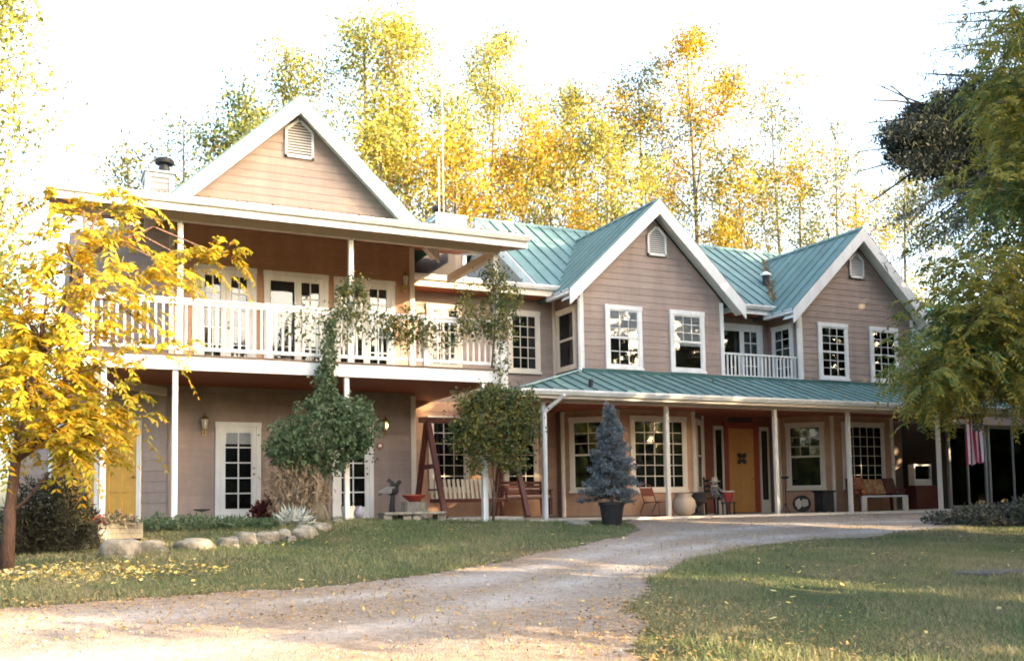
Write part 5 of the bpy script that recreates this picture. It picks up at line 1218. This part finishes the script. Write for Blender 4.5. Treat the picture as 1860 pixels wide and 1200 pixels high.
# pale bucket and grey vase beside the half hidden french door
q = wallpt(632, 945, 19.6)
pb_ = thing('pale_bucket', 'pale cream bucket at the foot of the half hidden french door', 'bucket', q)
local('tub', MB().lathe([(.11, 0), (.135, .24), (.145, .245), (.145, .27), (.125, .27), (.10, .04)], 20), M_CREAM, pb_); local('handle', MB().tube([(.14*math.cos(a), 0, .25+.13*math.sin(a)) for a in np.linspace(0, math.pi, 9)], .006, 5), M_BLACK, pb_)
q = wallpt(652, 946, 19.8)
vz = thing('grey_vase', 'small grey lavender vase right of the pale bucket', 'vase', q)
local('vessel', MB().lathe([(.06, 0), (.10, .08), (.11, .14), (.06, .22), (.05, .25), (.07, .27), (.055, .27), (.04, .22)], 18), mat('grey_glaze', (0.32, 0.30, 0.36), rough=0.4), vz, smoothf=True)
# iron bird bath in the bed
q = wallpt(367, 955, 18.9)
ib = thing('iron_birdbath', 'low black iron dish on a stem in the bed left of the french door', 'bird bath', q)
local('stem', MB().tube([(0, 0, 0), (0, 0, .26)], .012, 6).lathe([(.09, 0), (.08, .012), (.01, .03)], 12), M_BLACK, ib); local('dish', MB().lathe([(.02, .25), (.15, .28), (.155, .30), (.13, .285), (.01, .265)], 18), M_BLACK, ib)
# trough with plants before the ochre doors
q = wallpt(214, 965, 17.5)
tr_ = thing('wooden_trough', 'weathered wooden planter trough before the ochre door', 'planter', q, -.1)
for k in range(3): local('plank', MB().box(-.36, .36, -.17, -.145, .02+k*.085, .10+k*.085), M_STUMP, tr_); local('plank', MB().box(-.36, .36, .145, .17, .02+k*.085, .10+k*.085), M_STUMP, tr_)
local('end_board', MB().box(-.385, -.361, -.17, .17, 0, .27), M_STUMP, tr_); local('end_board', MB().box(.361, .385, -.17, .17, 0, .27), M_STUMP, tr_); local('soil', MB().box(-.36, .36, -.144, .144, .02, .22), M_DARK, tr_)
shrub('trough_plant', 'reddish grey plants growing in the wooden trough', None, .62, .22, leafmat('trough_leaf', [(0.18, 0.08, 0.07), (0.14, 0.14, 0.08), (0.30, 0.26, 0.20)], 0.2), 420, .08, 133, 'plant', .4, .5, loc=(q[0], q[1], q[2]+.221))
# ---- porch things
def on_porch(x, Y): p = PY(x, 930, Y); return np.array([p[0], Y, FL])
q = on_porch(1193, 21.2)
gc = thing('metal_garden_chair', 'thin dark red metal chair frame below the wide bay window', 'chair', q, .3)
mt_ = mat('dark_red_metal', (0.20, 0.05, 0.04), rough=0.5)
for sx in (-.24, .24): local('side_frame', MB().tube([(sx, -.28, .02), (sx, -.26, .38), (sx, .2, .34), (sx, .36, .78)], .014, 6).tube([(sx, -.30, .014), (sx, .30, .014), (sx, .34, .10), (sx, .2, .34)], .014, 6), mt_, gc)
local('seat', MB().box(-.23, .23, -.25, .19, .355, .372), mt_, gc); local('backrest', MB().tube([(-.24, .36, .78), (0, .37, .84), (.24, .36, .78)], .014, 6).beam((-.225, .29, .62), (.225, .29, .62), .012, .22, up=(0, .35, 1)), mt_, gc)
q = on_porch(1243, 21.15)
ur = thing('tan_urn', 'big round tan pot standing on the porch below the bay window', 'pot', q)
local('vessel', MB().lathe([(.15, 0), (.26, .10), (.31, .25), (.28, .40), (.19, .50), (.22, .55), (.19, .55), (.16, .50), (.20, .3)], 24), M_TAN, ur, smoothf=True); local('rim', MB().lathe([(.20, .545), (.235, .55), (.235, .58), (.19, .58)], 24), M_TAN, ur)
q = on_porch(1268, 21.25)
bk = thing('black_basin', 'black wide rimmed basin on a stand left of the entry', 'basin', q)
local('stand', MB().lathe([(.17, 0), (.15, .03), (.08, .08), (.07, .22), (.12, .27)], 14), M_BLACK, bk); local('basin', MB().lathe([(.12, .27), (.22, .36), (.25, .56), (.29, .57), (.29, .60), (.23, .60), (.20, .40)], 20), M_BLACK, bk)
# scarecrow doll on a chair with red bucket
q = on_porch(1302, 21.9)
ch = thing('ladder_back_chair', 'dark wooden ladder back chair left of the front door', 'chair', q, .25)
for sx in (-.2, .2): local('leg', MB().box(sx-.02, sx+.02, -.22, -.18, 0, .43), M_BLACK, ch); local('leg', MB().beam((sx, .2, 0), (sx, .25, 1.02), .04, .04, up=(0, 1, 0)), M_BLACK, ch)
local('seat', MB().box(-.23, .23, -.24, .21, .43, .455), M_BLACK, ch)
for k in range(3): local('back_slat', MB().box(-.18, .18, .225, .245, .60+k*.14, .67+k*.14), M_BLACK, ch)
dl = thing('scarecrow_doll', 'small stuffed doll with pale hat sitting on the dark chair', 'doll', (q[0], q[1], q[2]+.456), .25)
local('body', MB().ball((0, .06, .17), (.12, .10, .18)).ball((0, .04, .40), .085).tube([(-.08, 0, .26), (-.16, -.10, .16), (-.10, -.2, .08)], [.04, .035, .03], 7).tube([(.08, 0, .26), (.16, -.10, .16), (.10, -.2, .08)], [.04, .035, .03], 7).tube([(-.06, .0, .06), (-.08, -.24, .05), (-.08, -.28, -.2)], [.05, .045, .04], 7).tube([(.06, .0, .06), (.08, -.24, .05), (.08, -.28, -.2)], [.05, .045, .04], 7), mat('doll_cloth', (0.10, 0.09, 0.085), (0.45, 0.42, 0.38), rough=0.9, scale=14, amount=3), dl, smoothf=True)
local('hat', MB().lathe([(.15, .44), (.15, .455), (.085, .46), (.07, .55), (.02, .56)], 16, (0, .04, 0)), M_CREAM, dl)
local('scarf', MB().lathe([(.09, .29), (.11, .315), (.09, .34)], 14, (0, .05, 0)), M_CREAM, dl)
rbk = thing('red_bucket', 'red bucket with pale rim hung in front of the doll', 'bucket', (q[0]+.01, q[1]-.50, q[2]))
local('stool', MB().box(-.15, .15, -.13, .13, .30, .33).box(-.13, -.10, -.11, -.08, 0, .30).box(.10, .13, -.11, -.08, 0, .30).box(-.13, -.10, .08, .11, 0, .30).box(.10, .13, .08, .11, 0, .30), M_BLACK, rbk)
local('pail', MB().lathe([(.10, .331), (.15, .60), (.13, .60), (.09, .36)], 18), mat('red_enamel', (0.45, 0.06, 0.05), rough=0.35), rbk); local('rim', MB().lathe([(.15, .595), (.165, .60), (.165, .63), (.14, .63)], 18), M_CREAM, rbk)
q = on_porch(1457, 21.75)
rg_ = thing('ring_ornament', 'round black hoop ornament with cream shapes leaning below the angled bay window', 'ornament', q, -.35)
local('hoop', MB().tube([(.25*math.cos(a), .0, .25+.22*math.sin(a)) for a in np.linspace(0, 2*math.pi, 29)], .02, 6), M_BLACK, rg_)
local('backing', MB().lathe([(.23, 0), (.23, .012)], 24).xf(Matrix.Translation((0, .02, .25)) @ Matrix.Rotation(math.pi/2, 4, 'X') @ Matrix.Diagonal((1, .88, 1, 1))), mat('dark_board', (.06, .05, .045), rough=.8), rg_)
def blobp(cx, cz, rx, rz_, sd2):
    r = np.random.default_rng(sd2); P = []
    for k in range(14): a = 2*math.pi*k/14; f = r.uniform(.75, 1.15); P.append((cx+rx*f*math.cos(a), -.012, cz+rz_*f*math.sin(a)))
    return MB().prism(P, (0, .016, 0))
local('cream_shape', blobp(-.10, .25, .10, .15, 1), M_CUSH, rg_); local('cream_shape', blobp(.09, .27, .11, .12, 2), M_CUSH, rg_)
q = on_porch(1498, 21.35)
pbx = thing('dark_planter_box', 'square black planter box at the corner of the right bay', 'planter', q)
local('box', MB().box(-.2, .2, -.18, .18, .03, .56), M_BLACK, pbx, bevel=.01); local('rim', MB().box(-.24, .24, -.22, .22, .561, .61), M_BLACK, pbx, bevel=.01)
for a, b in ((-.16, -.14), (.16, -.14), (-.16, .14), (.16, .14)): local('foot', MB().box(a-.03, a+.03, b-.03, b+.03, 0, .03), M_BLACK, pbx)
q = on_porch(1428, 21.2)
iv = thing('iron_plant_stand', 'tall thin black iron plant stand right of the porch post by the door', 'plant stand', q)
local('stand', MB().tube([(0, 0, .0), (0.01, 0, .55), (0, 0, .95)], .014, 6).tube([(-.15, .05, 0), (0, 0, .3), (.15, .05, 0)], .01, 5).tube([(0, -.15, 0), (0, 0, .3), (0, .1, 0)], .01, 5), M_BLACK, iv); local('dish', MB().lathe([(.02, .93), (.10, .96), (.11, 1.0), (.08, .98), (.01, .96)], 14), M_BLACK, iv)
# bench with quilts
q = on_porch(1596, 21.3)
qb = bench('porch_bench', 'long dark bench with orange quilts and white front legs before the right bay', (q[0], 21.35, FL), 1.75, M_REDWD, None, 0.95)
for sx in (-.80, .80): local('white_support', MB().box(sx-.09, sx+.09, -.34, -.27, 0, .40), M_CREAM, qb, bevel=.012)
local('white_rail', MB().box(-.88, .88, -.335, -.29, .401, .45), M_WHITE, qb, bevel=.008)
for i, (x0, x1, z1, m_) in enumerate(((-.82, -.35, .98, M_QUILT), (-.33, .38, .92, mat('tan_patch_quilt', (0.48, 0.30, 0.14), (0.36, 0.12, 0.06), rough=.95, scale=9, amount=3)), (.40, .84, .95, M_REDWD))):
    local('quilt', MB().beam(((x0+x1)/2, .02, .47), ((x0+x1)/2, .19, z1), x1-x0, .11, up=(0, 1, 0)), m_, qb, bevel=.04)
# white framed cabinet beyond the bay
a = PY(1650, 843, 23.2); b = PY(1683, 881, 23.2)
cb_ = thing('wall_cabinet', 'white framed glass cabinet on a red chest in the dark corner beyond the bay', 'cabinet', (a[0], 23.1, FL))
w_ = b[0]-a[0]; h0, h1 = b[2]-FL, a[2]-FL
local('chest', MB().box(-.10, w_+.35, -.25, .25, 0, h0-.01), mat('red_chest', (0.10, 0.025, 0.02), rough=.6), cb_, bevel=.015)
local('frame', MB().box(0, .05, -.12, .12, h0, h1).box(w_-.05, w_, -.12, .12, h0, h1).box(.05, w_-.05, -.12, .12, h1-.06, h1).box(.05, w_-.05, -.12, .12, h0, h0+.20), M_WHITE, cb_)
local('glass', MB().box(.05, w_-.05, -.08, -.07, h0+.20, h1-.06), M_GLASS, cb_); local('interior', MB().box(.05, w_-.05, -.06, .10, h0+.20, h1-.06), M_DARK, cb_)
# flag
top = PY(1768, 745, 20.05)
fg = thing('stars_and_stripes_flag', 'red and white striped flag hanging in folds from a short staff', 'flag', top)
MR = mat('flag_red', (0.50, 0.03, 0.07), rough=.8); MW = mat('flag_white', (0.78, 0.74, 0.74), rough=.8); MBL = mat('flag_blue', (0.03, 0.04, 0.16), rough=.8)
local('staff', MB().tube([(-.45, .02, -.06), (.75, .15, .12)], .013, 7).ball((-.46, .02, -.062), .026), M_WHITE, fg)
def fold(u, v): 
    x = (u-.5)*(.64+.06*v)+.018*math.sin(u*9+v*2); y = .05*math.sin(u*17+1.5*v)+.012*math.sin(u*31+3*v); return (x, y, -v*1.55+.04*math.sin(u*14)+.10*(u-.5)*1.5)
for k in range(13):
    for seg, mtx in (((0, .42), None), ((.42, 1), None)):
        mm_ = MBL if (seg[0] == 0 and k >= 6) else (MR if k % 2 == 0 else MW)
        mb = MB(); nu, nv = 4, 8
        for i in range(nu+1):
            for j in range(nv+1): mb.v.append(fold((k+i/nu)/13, seg[0]+(seg[1]-seg[0])*j/nv))
        for i in range(nu):
            for j in range(nv): a_ = i*(nv+1)+j; mb.f.append((a_, a_+1, a_+nv+2, a_+nv+1))
        local('canton_strip' if mm_ is MBL else 'stripe', mb, mm_, fg, smoothf=True)
mb = MB()
for i in range(5):
    for j in range(6):
        u, v = (6.7+i*1.45)/13, .04+j*.065; c = Vector(fold(u, v)); c.y -= .02
        P = [c+Vector(((.022 if k % 2 == 0 else .009)*math.sin(math.pi*k/5), 0, (.022 if k % 2 == 0 else .009)*math.cos(math.pi*k/5))) for k in range(10)]
        mb.add([c]+P, [(0, 1+k, 1+(k+1) % 10) for k in range(10)])
local('star_field', mb, MW, fg)
# dark flat stone in the right lawn
sp_ = PG(1830, 1036); r = np.random.default_rng(4); P = []
for k in range(16): a = 2*math.pi*k/16; f = r.uniform(.8, 1.15); P.append((1.0*f*math.cos(a), .42*f*math.sin(a), -.05))
fs = part('flat_stone', MB().prism(P, (0, 0, .075)), mat('dark_slate', (0.10, 0.095, 0.095), (0.06, 0.055, 0.055), rough=.9, bump=.5), bevel=.012, loc=(sp_[0], sp_[1], sp_[2])); tag(fs, 'dark flat stone slab lying in the right lawn', 'stone slab')

# brown leaves lodged in the valley left of the right gable and along the balcony gutter
rl = np.random.default_rng(19); yv = rl.uniform(22.9, 26.0, 420); zv = 5.72+0.715*(yv-22.8); xv = 22.08-(8.05-zv)/0.95
P = np.stack([xv+rl.normal(size=420)*0.09, yv, zv+0.05], 1); P[:, 2] += np.abs(P[:, 0]-xv)*0.8
x2 = rl.uniform(0.2, 9.3, 160); P = np.concatenate([P, np.stack([x2, np.full(160, 18.76), np.full(160, 5.775)], 1)])
x3 = rl.uniform(10, 25, 140); y3 = rl.uniform(19.9, 21.9, 140); P = np.concatenate([P, np.stack([x3, y3, 2.62+0.36*(y3-19.8)], 1)[x3 > 12.6]])
vl = bpy.data.objects.new('roof_leaf_litter', npmesh('valley', flat_leaves(P, 0.065, rl, 0.45), 4, ML_LITTER)); COL.objects.link(vl); tag(vl, 'brown leaves lodged in the roof valley and gutters', 'leaf litter', kind='stuff')
